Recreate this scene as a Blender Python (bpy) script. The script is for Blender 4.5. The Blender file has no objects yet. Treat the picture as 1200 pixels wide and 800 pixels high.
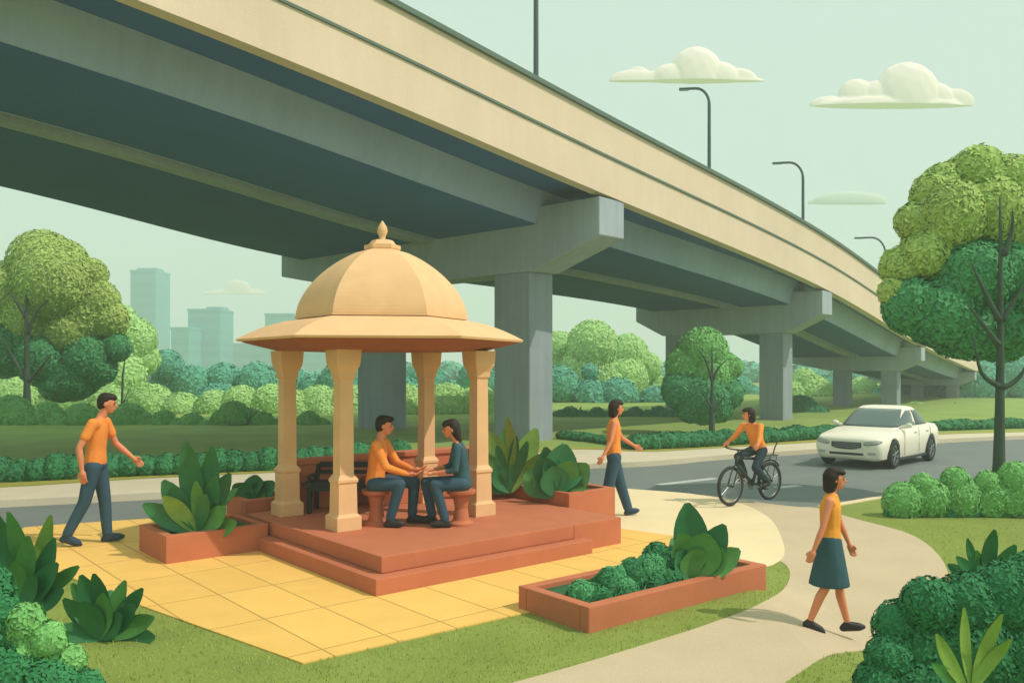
import bpy, bmesh, math, random
import numpy as np
from mathutils import Vector, Matrix
from mathutils.geometry import delaunay_2d_cdt

R = math.radians
sc = bpy.context.scene
C = sc.collection

# ------------------------------------------------------------------ camera
H = 2.2
FPX = 1000.0           # focal length in pixels of a 1200 px wide frame
HZ = 430.0             # horizon row
cam_d = bpy.data.cameras.new('camera'); cam = bpy.data.objects.new('camera', cam_d); C.objects.link(cam)
cam.location = (0, 0, H); cam.rotation_euler = (R(90), 0, 0)
cam_d.sensor_width = 36.0; cam_d.lens = 36.0 * FPX / 1200.0
cam_d.shift_y = (HZ - 400.0) / 1200.0
cam_d.clip_end = 6000.0
sc.camera = cam

# ------------------------------------------------------------------ light
SUN_EL, SUN_AZ = R(50), R(107)      # azimuth clockwise from +Y
sdir = Vector((math.cos(SUN_EL) * math.sin(SUN_AZ), math.cos(SUN_EL) * math.cos(SUN_AZ), math.sin(SUN_EL)))
world = bpy.data.worlds.new('World'); sc.world = world; world.use_nodes = True
nt = world.node_tree; nt.nodes.clear()
wo = nt.nodes.new('ShaderNodeOutputWorld'); bg = nt.nodes.new('ShaderNodeBackground')
sky = nt.nodes.new('ShaderNodeTexSky'); sky.sky_type = 'NISHITA'; sky.sun_disc = False
sky.sun_elevation = SUN_EL; sky.sun_rotation = SUN_AZ; sky.air_density = 1.0; sky.dust_density = 3.0
mixs = nt.nodes.new('ShaderNodeMix'); mixs.data_type = 'RGBA'
mixs.inputs[0].default_value = 0.88
nt.links.new(sky.outputs[0], mixs.inputs[6])
mixs.inputs[7].default_value = (6.95, 8.75, 7.55, 1)
nt.links.new(mixs.outputs[2], bg.inputs[0]); bg.inputs[1].default_value = 0.1
nt.links.new(bg.outputs[0], wo.inputs[0])
sun_d = bpy.data.lights.new('sun', 'SUN'); sun = bpy.data.objects.new('sun', sun_d); C.objects.link(sun)
sun_d.energy = 3.2; sun_d.angle = R(0.6); sun_d.color = (1.0, 0.87, 0.76)
sun.rotation_euler = sdir.to_track_quat('Z', 'Y').to_euler()
sc.view_settings.view_transform = 'Standard'; sc.view_settings.look = 'None'
sc.view_settings.exposure = 0.05; sc.view_settings.gamma = 1.0
sc.cycles.use_denoising = True
sc.cycles.max_bounces = 6; sc.cycles.diffuse_bounces = 3; sc.cycles.volume_bounces = 1
sc.cycles.transparent_max_bounces = 6; sc.cycles.glossy_bounces = 3; sc.cycles.transmission_bounces = 3

# ------------------------------------------------------------------ helpers
def lin(c):
    c = c / 255.0
    return c / 12.92 if c <= 0.04045 else ((c + 0.055) / 1.055) ** 2.4
def col(r, g, b, k=1.0):
    return tuple(min(0.9, lin(v) / k) for v in (r, g, b)) + (1,)

def mat(name, c, rough=0.8, var=0.12, scale=6.0, grain=0.06, gscale=220.0, bump=0.15, metal=0.0, spec=0.3, bscale=None, streak=0.0):
    """principled with large soft colour variation, fine grain and bump, all procedural in object space"""
    m = bpy.data.materials.new(name); m.use_nodes = True
    t = m.node_tree; b = t.nodes['Principled BSDF']
    b.inputs['Roughness'].default_value = rough; b.inputs['Metallic'].default_value = metal
    b.inputs['Specular IOR Level'].default_value = spec
    tc = t.nodes.new('ShaderNodeTexCoord')
    n1 = t.nodes.new('ShaderNodeTexNoise'); n1.inputs['Scale'].default_value = scale; n1.inputs['Detail'].default_value = 5
    n2 = t.nodes.new('ShaderNodeTexNoise'); n2.inputs['Scale'].default_value = gscale; n2.inputs['Detail'].default_value = 2
    t.links.new(tc.outputs['Object'], n1.inputs['Vector']); t.links.new(tc.outputs['Object'], n2.inputs['Vector'])
    def rng(src, amt):
        mr = t.nodes.new('ShaderNodeMapRange'); mr.inputs[1].default_value = 0.25; mr.inputs[2].default_value = 0.75
        mr.inputs[3].default_value = 1 - amt; mr.inputs[4].default_value = 1 + amt
        t.links.new(src, mr.inputs[0]); return mr.outputs[0]
    a = rng(n1.outputs[0], var); g = rng(n2.outputs[0], grain)
    if streak:      # rain streaks running down the face
        mp = t.nodes.new('ShaderNodeMapping'); mp.inputs['Scale'].default_value = (1.6, 1.6, 0.12)
        n4 = t.nodes.new('ShaderNodeTexNoise'); n4.inputs['Scale'].default_value = 2.2; n4.inputs['Detail'].default_value = 6; n4.inputs['Roughness'].default_value = 0.7
        t.links.new(tc.outputs['Object'], mp.inputs[0]); t.links.new(mp.outputs[0], n4.inputs['Vector'])
        s4 = rng(n4.outputs[0], streak); m4 = t.nodes.new('ShaderNodeMath'); m4.operation = 'MULTIPLY'
        t.links.new(a, m4.inputs[0]); t.links.new(s4, m4.inputs[1]); a = m4.outputs[0]
    mu = t.nodes.new('ShaderNodeMath'); mu.operation = 'MULTIPLY'; t.links.new(a, mu.inputs[0]); t.links.new(g, mu.inputs[1])
    vm = t.nodes.new('ShaderNodeVectorMath'); vm.operation = 'SCALE'
    vm.inputs[0].default_value = c[:3]; t.links.new(mu.outputs[0], vm.inputs['Scale'])
    t.links.new(vm.outputs[0], b.inputs['Base Color'])
    if bump:
        bp = t.nodes.new('ShaderNodeBump'); bp.inputs['Strength'].default_value = bump; bp.inputs['Distance'].default_value = 0.01
        n3 = t.nodes.new('ShaderNodeTexNoise'); n3.inputs['Scale'].default_value = bscale or gscale * 0.4; n3.inputs['Detail'].default_value = 4
        t.links.new(tc.outputs['Object'], n3.inputs['Vector'])
        t.links.new(n3.outputs[0], bp.inputs['Height']); t.links.new(bp.outputs[0], b.inputs['Normal'])
    return m

def tag(o, label=None, cat=None, group=None, kind=None):
    if label: o['label'] = label
    if cat: o['category'] = cat
    if group: o['group'] = group
    if kind: o['kind'] = kind
    return o
def empty(name, loc=(0, 0, 0), rz=0.0, label=None, cat=None, group=None):
    o = bpy.data.objects.new(name, None); C.objects.link(o)
    o.location = loc; o.rotation_euler = (0, 0, rz); o.empty_display_size = 0.2
    return tag(o, label, cat, group)
def mobj(name, mesh, mats, parent=None, smooth=False):
    for m in (mats if isinstance(mats, (list, tuple)) else [mats]): mesh.materials.append(m)
    o = bpy.data.objects.new(name, mesh); C.objects.link(o)
    if parent: o.parent = parent
    if smooth:
        mesh.polygons.foreach_set('use_smooth', [True] * len(mesh.polygons))
    return o
def from_bm(name, bm, mats, parent=None, smooth=False, recalc=True):
    if recalc: bmesh.ops.recalc_face_normals(bm, faces=bm.faces)
    me = bpy.data.meshes.new(name); bm.to_mesh(me); bm.free()
    return mobj(name, me, mats, parent, smooth)
def from_np(name, v, f4, mats, mi=None, parent=None, smooth=False):
    """v (n,3); f4 (m,4) quads, or (m,3)"""
    me = bpy.data.meshes.new(name); k = f4.shape[1]
    me.vertices.add(len(v)); me.vertices.foreach_set('co', v.astype(np.float32).ravel())
    me.loops.add(len(f4) * k); me.loops.foreach_set('vertex_index', f4.astype(np.int32).ravel())
    me.polygons.add(len(f4))
    me.polygons.foreach_set('loop_start', (np.arange(len(f4)) * k).astype(np.int32))
    me.polygons.foreach_set('loop_total', np.full(len(f4), k, dtype=np.int32))
    if mi is not None: me.polygons.foreach_set('material_index', mi.astype(np.int32))
    me.update(calc_edges=True); me.validate()
    return mobj(name, me, mats, parent, smooth)
def prism(bm, poly, z0, z1):
    """vertical prism of a 2d polygon"""
    lo = [bm.verts.new((p[0], p[1], z0)) for p in poly]; hi = [bm.verts.new((p[0], p[1], z1)) for p in poly]
    n = len(poly); bm.faces.new(hi); bm.faces.new(lo[::-1])
    for i in range(n): bm.faces.new((lo[i], lo[(i + 1) % n], hi[(i + 1) % n], hi[i]))
def box(bm, c, s, M=None, bev=0.0):
    v = [Vector((c[0] + sx * s[0] / 2, c[1] + sy * s[1] / 2, c[2] + sz * s[2] / 2)) for sz in (-1, 1) for sy in (-1, 1) for sx in (-1, 1)]
    if M: v = [M @ p for p in v]
    b = [bm.verts.new(p) for p in v]
    fs = [bm.faces.new([b[i] for i in q]) for q in ((0, 2, 3, 1), (4, 5, 7, 6), (0, 1, 5, 4), (2, 6, 7, 3), (0, 4, 6, 2), (1, 3, 7, 5))]
    if bev:
        es = list({e for f in fs for e in f.edges})
        bmesh.ops.bevel(bm, geom=es, offset=bev, segments=2, affect='EDGES', profile=0.6)
def tube(bm, pts, rad, n=10, closed=False):
    """round tube along points; rad number or list"""
    pts = [Vector(p) for p in pts]; N = len(pts)
    if not isinstance(rad, (list, tuple)): rad = [rad] * N
    rings = []; prev = None
    for i, p in enumerate(pts):
        if closed: t = pts[(i + 1) % N] - pts[i - 1]
        else: t = pts[min(i + 1, N - 1)] - pts[max(i - 1, 0)]
        t.normalize()
        if prev is None:
            a = Vector((0, 0, 1)) if abs(t.z) < 0.9 else Vector((1, 0, 0))
            u = t.cross(a).normalized()
        else:
            u = (prev - t * prev.dot(t)).normalized()
        prev = u; w = t.cross(u)
        rings.append([bm.verts.new(p + (u * math.cos(2 * math.pi * k / n) + w * math.sin(2 * math.pi * k / n)) * rad[i]) for k in range(n)])
    rng = range(N) if closed else range(N - 1)
    for i in rng:
        a, b = rings[i], rings[(i + 1) % N]
        for k in range(n): bm.faces.new((a[k], a[(k + 1) % n], b[(k + 1) % n], b[k]))
    if not closed:
        bm.faces.new(rings[0][::-1]); bm.faces.new(rings[-1])
def lathe(bm, prof, n=24, c=(0, 0), a0=0.0, cap=True):
    """profile [(r,z)...] revolved about the vertical through c"""
    rings = []
    for r, z in prof:
        rings.append([bm.verts.new((c[0] + r * math.cos(a0 + 2 * math.pi * k / n), c[1] + r * math.sin(a0 + 2 * math.pi * k / n), z)) for k in range(n)])
    for a, b in zip(rings, rings[1:]):
        for k in range(n): bm.faces.new((a[k], a[(k + 1) % n], b[(k + 1) % n], b[k]))
    if cap: bm.faces.new(rings[0][::-1]); bm.faces.new(rings[-1])
def ss(x, a, b):
    t = max(0.0, min(1.0, (x - a) / (b - a))); return t * t * (3 - 2 * t)
def g(x, y):
    """height of the near ground: level, falling away a little where the path comes towards the viewer"""
    return -0.22 * ss(x, 2.25, 3.25) * ss(-y, -11.5, -8.4)
def P(px, py, z=0.0):
    """world point at height z behind an image point of the photograph (1200x800)"""
    D = (H - z) / ((py - HZ) / FPX)
    if z == 0.0:
        for _ in range(40):
            D = 0.5 * D + 0.5 * (H - g((px - 600) / FPX * D, D)) / ((py - HZ) / FPX)
    return ((px - 600) / FPX * D, D)
def at(px, py, D):
    return Vector(((px - 600) / FPX * D, D, H - (py - HZ) / FPX * D))
def smoothpoly(pts, n=6, closed=True):
    """catmull-rom through points"""
    out = []; N = len(pts)
    rg = range(N) if closed else range(N - 1)
    for i in rg:
        if closed: p0, p1, p2, p3 = pts[i - 1], pts[i], pts[(i + 1) % N], pts[(i + 2) % N]
        else: p0, p1, p2, p3 = pts[max(i - 1, 0)], pts[i], pts[i + 1], pts[min(i + 2, N - 1)]
        for k in range(n):
            t = k / n
            out.append(tuple(0.5 * ((2 * b) + (c - a) * t + (2 * a - 5 * b + 4 * c - d) * t * t + (-a + 3 * b - 3 * c + d) * t ** 3) for a, b, c, d in zip(p0, p1, p2, p3)))
    if not closed: out.append(tuple(pts[-1]))
    return out

# ------------------------------------------------------------------ materials
M = {}
M['lawn'] = mat('lawn', col(139, 155, 74, 1.15), 0.95, 0.14, 1.3, 0.25, 90, 0.6, bscale=60)
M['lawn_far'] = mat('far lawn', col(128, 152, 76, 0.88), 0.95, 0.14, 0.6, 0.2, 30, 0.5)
M['road'] = mat('asphalt', col(122, 131, 128, 1.1), 0.9, 0.07, 0.8, 0.14, 160, 0.3)
M['paint'] = mat('road paint', col(190, 196, 190, 1.1), 0.8, 0.1, 5, 0.15, 160, 0.1)
M['pavement'] = mat('pavement concrete', col(219, 208, 182, 1.1), 0.9, 0.06, 1.5, 0.08, 160, 0.2)
M['plaza'] = mat('cream paving', col(243, 222, 180, 1.12), 0.85, 0.05, 1.5, 0.06, 160, 0.15)
M['path'] = mat('beige path', col(208, 189, 158, 1.12), 0.9, 0.06, 1.4, 0.13, 140, 0.3)
M['terra'] = mat('terracotta render', (0.52, 0.170, 0.085, 1), 0.85, 0.08, 3.0, 0.10, 160, 0.25)
M['sand'] = mat('golden sandstone', (0.80, 0.50, 0.265, 1), 0.8, 0.06, 3.5, 0.08, 190, 0.2)
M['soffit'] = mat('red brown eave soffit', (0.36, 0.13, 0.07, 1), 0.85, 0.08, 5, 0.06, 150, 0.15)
M['concrete'] = mat('grey green bridge concrete', (0.36, 0.42, 0.47, 1), 0.85, 0.12, 0.5, 0.08, 40, 0.2, streak=0.12)
M['girder'] = mat('shade dark underside', (0.055, 0.15, 0.36, 1), 0.8, 0.08, 0.4, 0.05, 30, 0.15)  # shade under the flyover put into the colour of deck and girder bottoms
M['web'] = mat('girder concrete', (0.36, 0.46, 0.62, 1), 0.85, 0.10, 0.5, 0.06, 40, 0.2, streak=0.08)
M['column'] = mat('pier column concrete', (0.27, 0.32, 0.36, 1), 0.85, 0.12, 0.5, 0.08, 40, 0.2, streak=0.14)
M['cream'] = mat('cream parapet render', (0.72, 0.58, 0.445, 1), 0.85, 0.06, 0.5, 0.06, 40, 0.15, streak=0.035)
M['coping'] = mat('grey coping', col(96, 116, 105, 1.0), 0.7, 0.08, 1, 0.05, 60, 0.1)
M['lamp'] = mat('dark lamp post paint', col(62, 84, 82, 1.0), 0.5, 0.05, 3, 0.03, 60, 0)
M['lens'] = mat('lamp lens', (0.5, 0.55, 0.5, 1), 0.3, 0.02, 3, 0.0, 60, 0)
M['bark'] = mat('dark bark', col(66, 84, 72, 1.0), 0.9, 0.2, 6, 0.2, 60, 0.6, bscale=30)
def leafm(n, c): 
    m = mat(n, tuple(min(0.9, v * 1.18) for v in c[:3]) + (1,), 0.75, 0.13, 1.6, 0.12, 9.0, 0.0, spec=0.2)
    return m
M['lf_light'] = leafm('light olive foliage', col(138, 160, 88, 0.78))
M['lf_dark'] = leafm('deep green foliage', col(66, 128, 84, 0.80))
M['lf_mid'] = leafm('mid green foliage', col(98, 150, 86, 0.78))
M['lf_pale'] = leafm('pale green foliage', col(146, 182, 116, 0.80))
M['lf_haze'] = leafm('haze tinted foliage', col(82, 146, 124, 0.84))  # distance haze put into the leaf colour as a teal tint
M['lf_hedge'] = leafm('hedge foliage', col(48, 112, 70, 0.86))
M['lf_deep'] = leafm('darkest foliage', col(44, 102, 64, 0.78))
def plantm(n, c): return mat(n, c, 0.55, 0.16, 7, 0.06, 60, 0.1, spec=0.35, bscale=25)
M['pl_dark'] = plantm('dark broad leaf', col(50, 112, 68, 0.85))
M['pl_mid'] = plantm('mid broad leaf', col(84, 142, 74, 0.9))
M['pl_light'] = plantm('light broad leaf', col(130, 162, 76, 0.95))
M['soil'] = mat('planter ground cover', col(45, 88, 55, 0.9), 0.95, 0.3, 8, 0.2, 60, 0.6)
M['skin'] = mat('skin', col(226, 142, 104, 1.0), 0.6, 0.05, 8, 0.02, 100, 0)
M['shirt'] = mat('orange cotton', col(240, 146, 66, 0.98), 0.85, 0.06, 9, 0.06, 260, 0.3, bscale=18)
M['shirt2'] = mat('yellow orange cotton', col(242, 160, 60, 0.98), 0.85, 0.06, 9, 0.06, 260, 0.3, bscale=18)
M['navy'] = mat('slate blue cloth', col(52, 80, 98, 0.9), 0.85, 0.08, 9, 0.06, 260, 0.35, bscale=16)
M['teal'] = mat('dark teal cloth', col(50, 82, 92, 0.85), 0.85, 0.08, 9, 0.06, 260, 0.35, bscale=16)
M['hair'] = mat('dark brown hair', (0.022, 0.014, 0.011, 1), 0.6, 0.2, 20, 0.2, 160, 0.5, bscale=90)
M['shoe'] = mat('black shoe leather', (0.028, 0.026, 0.030, 1), 0.5, 0.1, 9, 0.05, 200, 0.1)
M['shoe_blue'] = mat('slate shoe', col(40, 62, 80, 0.9), 0.6, 0.1, 9, 0.05, 200, 0.1)
M['dark'] = mat('charcoal blue cloth', (0.022, 0.042, 0.058, 1), 0.85, 0.08, 9, 0.06, 260, 0.35, bscale=16)
M['eye'] = mat('eye', (0.03, 0.02, 0.02, 1), 0.3, 0, 5, 0, 50, 0)
M['lip'] = mat('lip', (0.42, 0.13, 0.09, 1), 0.5, 0, 5, 0, 50, 0)
M['carwhite'] = mat('off white car paint', col(246, 240, 222, 1.02), 0.25, 0.01, 2, 0.0, 100, 0, spec=0.5)
M['glass'] = mat('tinted car glass', (0.10, 0.145, 0.14, 1), 0.08, 0.05, 2, 0.0, 100, 0, spec=0.7)
M['rubber'] = mat('black rubber', (0.03, 0.036, 0.038, 1), 0.8, 0.1, 9, 0.1, 100, 0.2)
M['alloy'] = mat('grey alloy', (0.32, 0.35, 0.34, 1), 0.35, 0.05, 5, 0.0, 100, 0, metal=0.6)
M['trim'] = mat('dark trim', (0.035, 0.045, 0.048, 1), 0.5, 0.05, 5, 0.0, 100, 0)
M['lampglass'] = mat('headlight glass', (0.42, 0.46, 0.42, 1), 0.12, 0.05, 5, 0.0, 100, 0, spec=0.7)
M['bike'] = mat('black bicycle paint', (0.03, 0.045, 0.048, 1), 0.4, 0.05, 5, 0.0, 100, 0)
M['bench'] = mat('black painted wood', (0.022, 0.030, 0.030, 1), 0.6, 0.15, 12, 0.1, 160, 0.3)
M['cloud'] = mat('cloud', (0.98, 0.86, 0.80, 1), 1.0, 0.02, 0.02, 0.0, 1, 0, spec=0.0)
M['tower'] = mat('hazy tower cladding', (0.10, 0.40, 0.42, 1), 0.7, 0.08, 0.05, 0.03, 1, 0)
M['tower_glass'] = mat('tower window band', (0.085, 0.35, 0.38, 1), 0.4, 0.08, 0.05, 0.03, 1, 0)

# tiled paving: ochre slabs with thin joints, joints follow the platform's directions
A = Vector((-0.6466, 0.7628, 0)); B = Vector((0.7628, 0.6466, 0))
O = Vector((-1.30, 8.15, 0))
def tile_mat():
    m = bpy.data.materials.new('ochre paving slabs'); m.use_nodes = True
    t = m.node_tree; b = t.nodes['Principled BSDF']; b.inputs['Roughness'].default_value = 0.8
    b.inputs['Specular IOR Level'].default_value = 0.25
    tc = t.nodes.new('ShaderNodeTexCoord'); mp = t.nodes.new('ShaderNodeMapping')
    mp.vector_type = 'TEXTURE'
    mp.inputs['Location'].default_value = (O.x, O.y, 0); mp.inputs['Rotation'].default_value = (0, 0, math.atan2(B.y, B.x))
    t.links.new(tc.outputs['Object'], mp.inputs[0])
    br = t.nodes.new('ShaderNodeTexBrick'); br.offset = 0.0; br.squash = 1.0
    c = col(242, 196, 108, 1.02)
    br.inputs['Color1'].default_value = c; br.inputs['Color2'].default_value = tuple(v * 0.93 for v in c[:3]) + (1,)
    br.inputs['Mortar'].default_value = tuple(v * 0.55 for v in c[:3]) + (1,)
    br.inputs['Scale'].default_value = 1.0; br.inputs['Mortar Size'].default_value = 0.009
    br.inputs['Mortar Smooth'].default_value = 0.2
    br.inputs['Brick Width'].default_value = 0.56; br.inputs['Row Height'].default_value = 1.05
    t.links.new(mp.outputs[0], br.inputs['Vector'])
    n1 = t.nodes.new('ShaderNodeTexNoise'); n1.inputs['Scale'].default_value = 2.5; n1.inputs['Detail'].default_value = 6
    n2 = t.nodes.new('ShaderNodeTexNoise'); n2.inputs['Scale'].default_value = 130; t.links.new(tc.outputs['Object'], n1.inputs[0]); t.links.new(tc.outputs['Object'], n2.inputs[0])
    ad = t.nodes.new('ShaderNodeMath'); ad.operation = 'ADD'; t.links.new(n1.outputs[0], ad.inputs[0]); t.links.new(n2.outputs[0], ad.inputs[1])
    mr = t.nodes.new('ShaderNodeMapRange'); mr.inputs[1].default_value = 0.6; mr.inputs[2].default_value = 1.4; mr.inputs[3].default_value = 0.91; mr.inputs[4].default_value = 1.08
    t.links.new(ad.outputs[0], mr.inputs[0])
    vm = t.nodes.new('ShaderNodeVectorMath'); vm.operation = 'SCALE'; t.links.new(br.outputs[0], vm.inputs[0]); t.links.new(mr.outputs[0], vm.inputs['Scale'])
    t.links.new(vm.outputs[0], b.inputs['Base Color'])
    bp = t.nodes.new('ShaderNodeBump'); bp.inputs['Strength'].default_value = 0.3; bp.inputs['Distance'].default_value = 0.01; bp.invert = True
    t.links.new(br.outputs['Fac'], bp.inputs['Height']); t.links.new(bp.outputs[0], b.inputs['Normal'])
    return m
M['tiles'] = tile_mat()

# ------------------------------------------------------------------ ground, road, paths
def sheet(name, poly, zoff, m, follow=True, wall=0.0, step=0.35):
    bm = bmesh.new()
    cv, ce, cf, _, _, _ = delaunay_2d_cdt([Vector((p[0], p[1])) for p in poly], [], [list(range(len(poly)))], 1, 1e-5)
    bv_ = [bm.verts.new((v[0], v[1], 0)) for v in cv]
    for q in cf:
        try: bm.faces.new([bv_[i] for i in q])
        except ValueError: pass
    if follow:
        for ax, lo, hi in ((0, 2.2, 3.35), (1, 8.3, 11.8)):
            k = lo
            while k <= hi:
                no = (1, 0, 0) if ax == 0 else (0, 1, 0); co = (k, 0, 0) if ax == 0 else (0, k, 0)
                bmesh.ops.bisect_plane(bm, geom=bm.verts[:] + bm.edges[:] + bm.faces[:], plane_co=co, plane_no=no)
                k += 0.12
        bmesh.ops.triangulate(bm, faces=bm.faces)
        for v in bm.verts: v.co.z = zoff + g(v.co.x, v.co.y)
    else:
        for v in bm.verts: v.co.z = zoff
    if wall:
        es = [e for e in bm.edges if e.is_boundary]
        r = bmesh.ops.extrude_edge_only(bm, edges=es)
        for v in r['geom']:
            if isinstance(v, bmesh.types.BMVert): v.co.z -= wall
    bmesh.ops.recalc_face_normals(bm, faces=bm.faces)
    o = from_bm(name, bm, m, recalc=False, smooth=False)
    # normals up
    me = o.data
    s = sum(p.normal.z * p.area for p in me.polygons)
    if s < 0: me.flip_normals()
    tag(o, kind='structure')
    return o
base = sheet('ground', [(-2500, -1500), (2500, -1500), (2500, 3500), (-2500, 3500)], -0.60, M['lawn_far'], follow=False)
near_edge_px = [(-420, 640), (-150, 628), (0, 620), (100, 613), (250, 603), (420, 590), (560, 578), (670, 570), (760, 574.5), (823, 580), (885, 588), (940, 594), (975, 591), (1033, 581.5), (1110, 571), (1200, 560), (1400, 540), (1800, 512)]
near_edge = smoothpoly([P(*p) for p in near_edge_px], 4, closed=False)
far_edge_px = [(-600, 617), (-250, 599), (0, 586), (160, 578), (330, 568), (480, 556), (600, 549), (685, 543), (745, 541), (790, 538), (838, 533.5), (940, 527), (1030, 520), (1110, 514), (1200, 510), (1400, 503), (1900, 490)]
far_edge = smoothpoly([P(*p) for p in far_edge_px], 4, closed=False)
rp = [(p[0], p[1] - 1.0) for p in near_edge] + [(p[0], p[1] + 1.0) for p in far_edge[::-1]]
road = sheet('road', rp, -0.12, M['road'], follow=False, wall=0.3)
near_poly = near_edge + [(60, near_edge[-1][1]), (60, -14), (-60, -14), (-60, near_edge[0][1])]
sheet('lawn', near_poly, 0.0, M['lawn'], wall=0.5)
def offs(line, d):
    out = []
    for i, p in enumerate(line):
        a = Vector(line[max(i - 1, 0)]); b = Vector(line[min(i + 1, len(line) - 1)])
        t = (b - a).normalized(); out.append((p[0] - t.y * d, p[1] + t.x * d))
    return out
# far pavement (raised by a kerb) and the far lawn behind it
pave_back_px = [(-600, 590), (-250, 581), (0, 571), (160, 561), (330, 553), (480, 543), (600, 533), (661, 527), (700, 526.5), (760, 529), (838, 525), (940, 519), (1030, 513.5), (1110, 508.5), (1200, 506), (1400, 500), (1900, 487.5)]
pave_back = smoothpoly([P(*p) for p in pave_back_px], 4, closed=False)
sheet('far_pavement', far_edge + pave_back[::-1], 0.0, M['pavement'], follow=False, wall=0.3)
sheet('far_lawn', [(-400, pave_back[0][1])] + pave_back + [(500, pave_back[-1][1]), (500, 320), (-400, 320)], 0.004, M['lawn_far'], follow=False, wall=0.3)
# golden verge line behind the pavement
vb = offs(pave_back, 0.55)
M['verge'] = mat('yellow green verge', col(168, 166, 70, 1.1), 0.95, 0.15, 3, 0.2, 60, 0.4)
sheet('verge', pave_back + vb[::-1], 0.010, M['verge'], follow=False)
# near side surfaces
i0 = 0
def edge_between(px0, px1):
    return [p for p in near_edge if px0 <= 600 + p[0] / p[1] * 1000 <= px1]
island = smoothpoly([P(808, 640), P(870, 648), P(908, 655), P(925, 668), P(920, 688), P(893, 706), P(830, 731), P(765, 752), P(700, 772), P(648, 787), P(600, 800)], 5, closed=False)
path_out = smoothpoly([P(955, 594), P(1000, 607), P(1062, 624), P(1098, 648), P(1112, 678), P(1100, 706), P(1075, 728), P(1010, 762), P(915, 803)], 5, closed=False)
ye = near_edge
path_poly = [p for p in edge_between(822, 955)] + path_out[1:] + [(1.2, 5.2), (0.2, 4.2), (-1.6, 2.9), (-5, 1.0), (-14, -2.0), (-14, 0.4), (-5.6, 3.2), (-2.6, 4.6), (-1.0, 5.4)] + island[::-1] + [P(820, 632)]
sheet('path', path_poly, 0.004, M['path'], wall=0.03)
plaza_arc = smoothpoly([P(823, 580.5), P(868, 590), P(900, 606), P(915, 628), P(919, 650), P(905, 662)], 5, closed=False)
plaza_poly = edge_between(640, 822) + plaza_arc + [P(860, 668), P(780, 640), P(740, 640), P(640, 625), P(600, 600)]
sheet('plaza', plaza_poly, 0.008, M['plaza'], wall=0.03)
tile_poly = [P(28, 618.5)] + edge_between(30, 640) + smoothpoly([P(655, 605), P(690, 614), P(740, 621.5), P(800, 630), P(850, 638), P(868, 650)], 3, closed=False) + [P(760, 690), P(600, 722), P(355, 778), P(170, 712), P(60, 668), P(10, 640)]
sheet('tiled_paving', tile_poly, 0.012, M['tiles'], wall=0.03)
isl_poly = island + [P(355, 900), P(200, 900), P(355, 778.5), P(600, 722.5), P(760, 690.5), P(800, 668)]
# kerb stones along the right-hand near lawn
ke = edge_between(955, 1900)
kb = offs(ke, -0.14)
sheet('kerb', ke + kb[::-1], 0.016, M['plaza'], wall=0.25)
# lane dashes
def dash(a, b, w=0.10):
    pa, pb = Vector(P(*a, -0.116)), Vector(P(*b, -0.116)); t = (pb - pa).normalized(); n = Vector((-t.y, t.x)) * w
    sheet('lane_marking', [tuple(pa - n), tuple(pb - n), tuple(pb + n), tuple(pa + n)], -0.116, M['paint'], follow=False, wall=0.01)
dash((772, 567.5), (838, 560)); dash((910, 571), (936, 568.5))

# ------------------------------------------------------------------ haze
hz_bm = bmesh.new(); box(hz_bm, (0, 190, 31), (1000, 560, 64.4))
hm = bpy.data.materials.new('haze'); hm.use_nodes = True; ht = hm.node_tree; ht.nodes.clear()
ho = ht.nodes.new('ShaderNodeOutputMaterial'); hv = ht.nodes.new('ShaderNodeVolumePrincipled')
hv.inputs['Color'].default_value = (0.88, 0.97, 0.98, 1); hv.inputs['Density'].default_value = 0.0026
hv.inputs['Anisotropy'].default_value = 0.0
ht.links.new(hv.outputs[0], ho.inputs['Volume'])
tag(from_bm('haze', hz_bm, hm), kind='stuff')

# ------------------------------------------------------------------ flyover
ctl = [(-34, -16, 9.9, 14.5), (-17.5, 1.2, 9.0, 14.7), (-6.3, 13.9, 8.25, 15.1), (2.4, 23.2, 6.95, 15.9), (12.4, 34, 5.36, 8.8), (22.1, 46, 3.38, 7.8), (32.6, 60, 1.95, 7.2), (44.4, 78, 1.25, 7.0), (56, 98, 0.75, 7.0), (67, 120, 0.4, 7.0)]
NS = 14
fr = smoothpoly(ctl, NS, closed=False)
def frame(i):
    p = fr[i]; a = fr[max(i - 1, 0)]; b = fr[min(i + 1, len(fr) - 1)]
    t = Vector((b[0] - a[0], b[1] - a[1], 0)).normalized(); n = Vector((t.y, -t.x, 0))
    return Vector(p[:3]), t, n, p[3]
def sweep(prof, name, m, parent, i0=0, i1=None, smooth=False):
    """prof(W) -> closed list of (u, z): u metres in from the right edge"""
    bm = bmesh.new(); rings = []
    i1 = len(fr) if i1 is None else i1
    for i in range(i0, i1):
        p, t, n, W = frame(i)
        rings.append([bm.verts.new(p - n * u + Vector((0, 0, z))) for u, z in prof(W)])
    k = len(rings[0])
    for a, b in zip(rings, rings[1:]):
        for j in range(k): bm.faces.new((a[j], a[(j + 1) % k], b[(j + 1) % k], b[j]))
    bm.faces.new(rings[0]); bm.faces.new(rings[-1][::-1])
    return from_bm(name, bm, m, parent, smooth)
fly = empty('flyover', (0, 26, 0), label='long elevated road flyover with cream side wall sweeping overhead to the right', cat='bridge')
fly.location = (0, 0, 0)
rect = lambda a, b, z0, z1: (lambda W: [(a(W), z0), (b(W), z0), (b(W), z1), (a(W), z1)])
sweep(lambda W: [(0.34, 0.34), (W - 0.34, 0.34), (W - 0.34, 0.95), (0.34, 0.95)], 'deck', M['girder'], fly)
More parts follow.
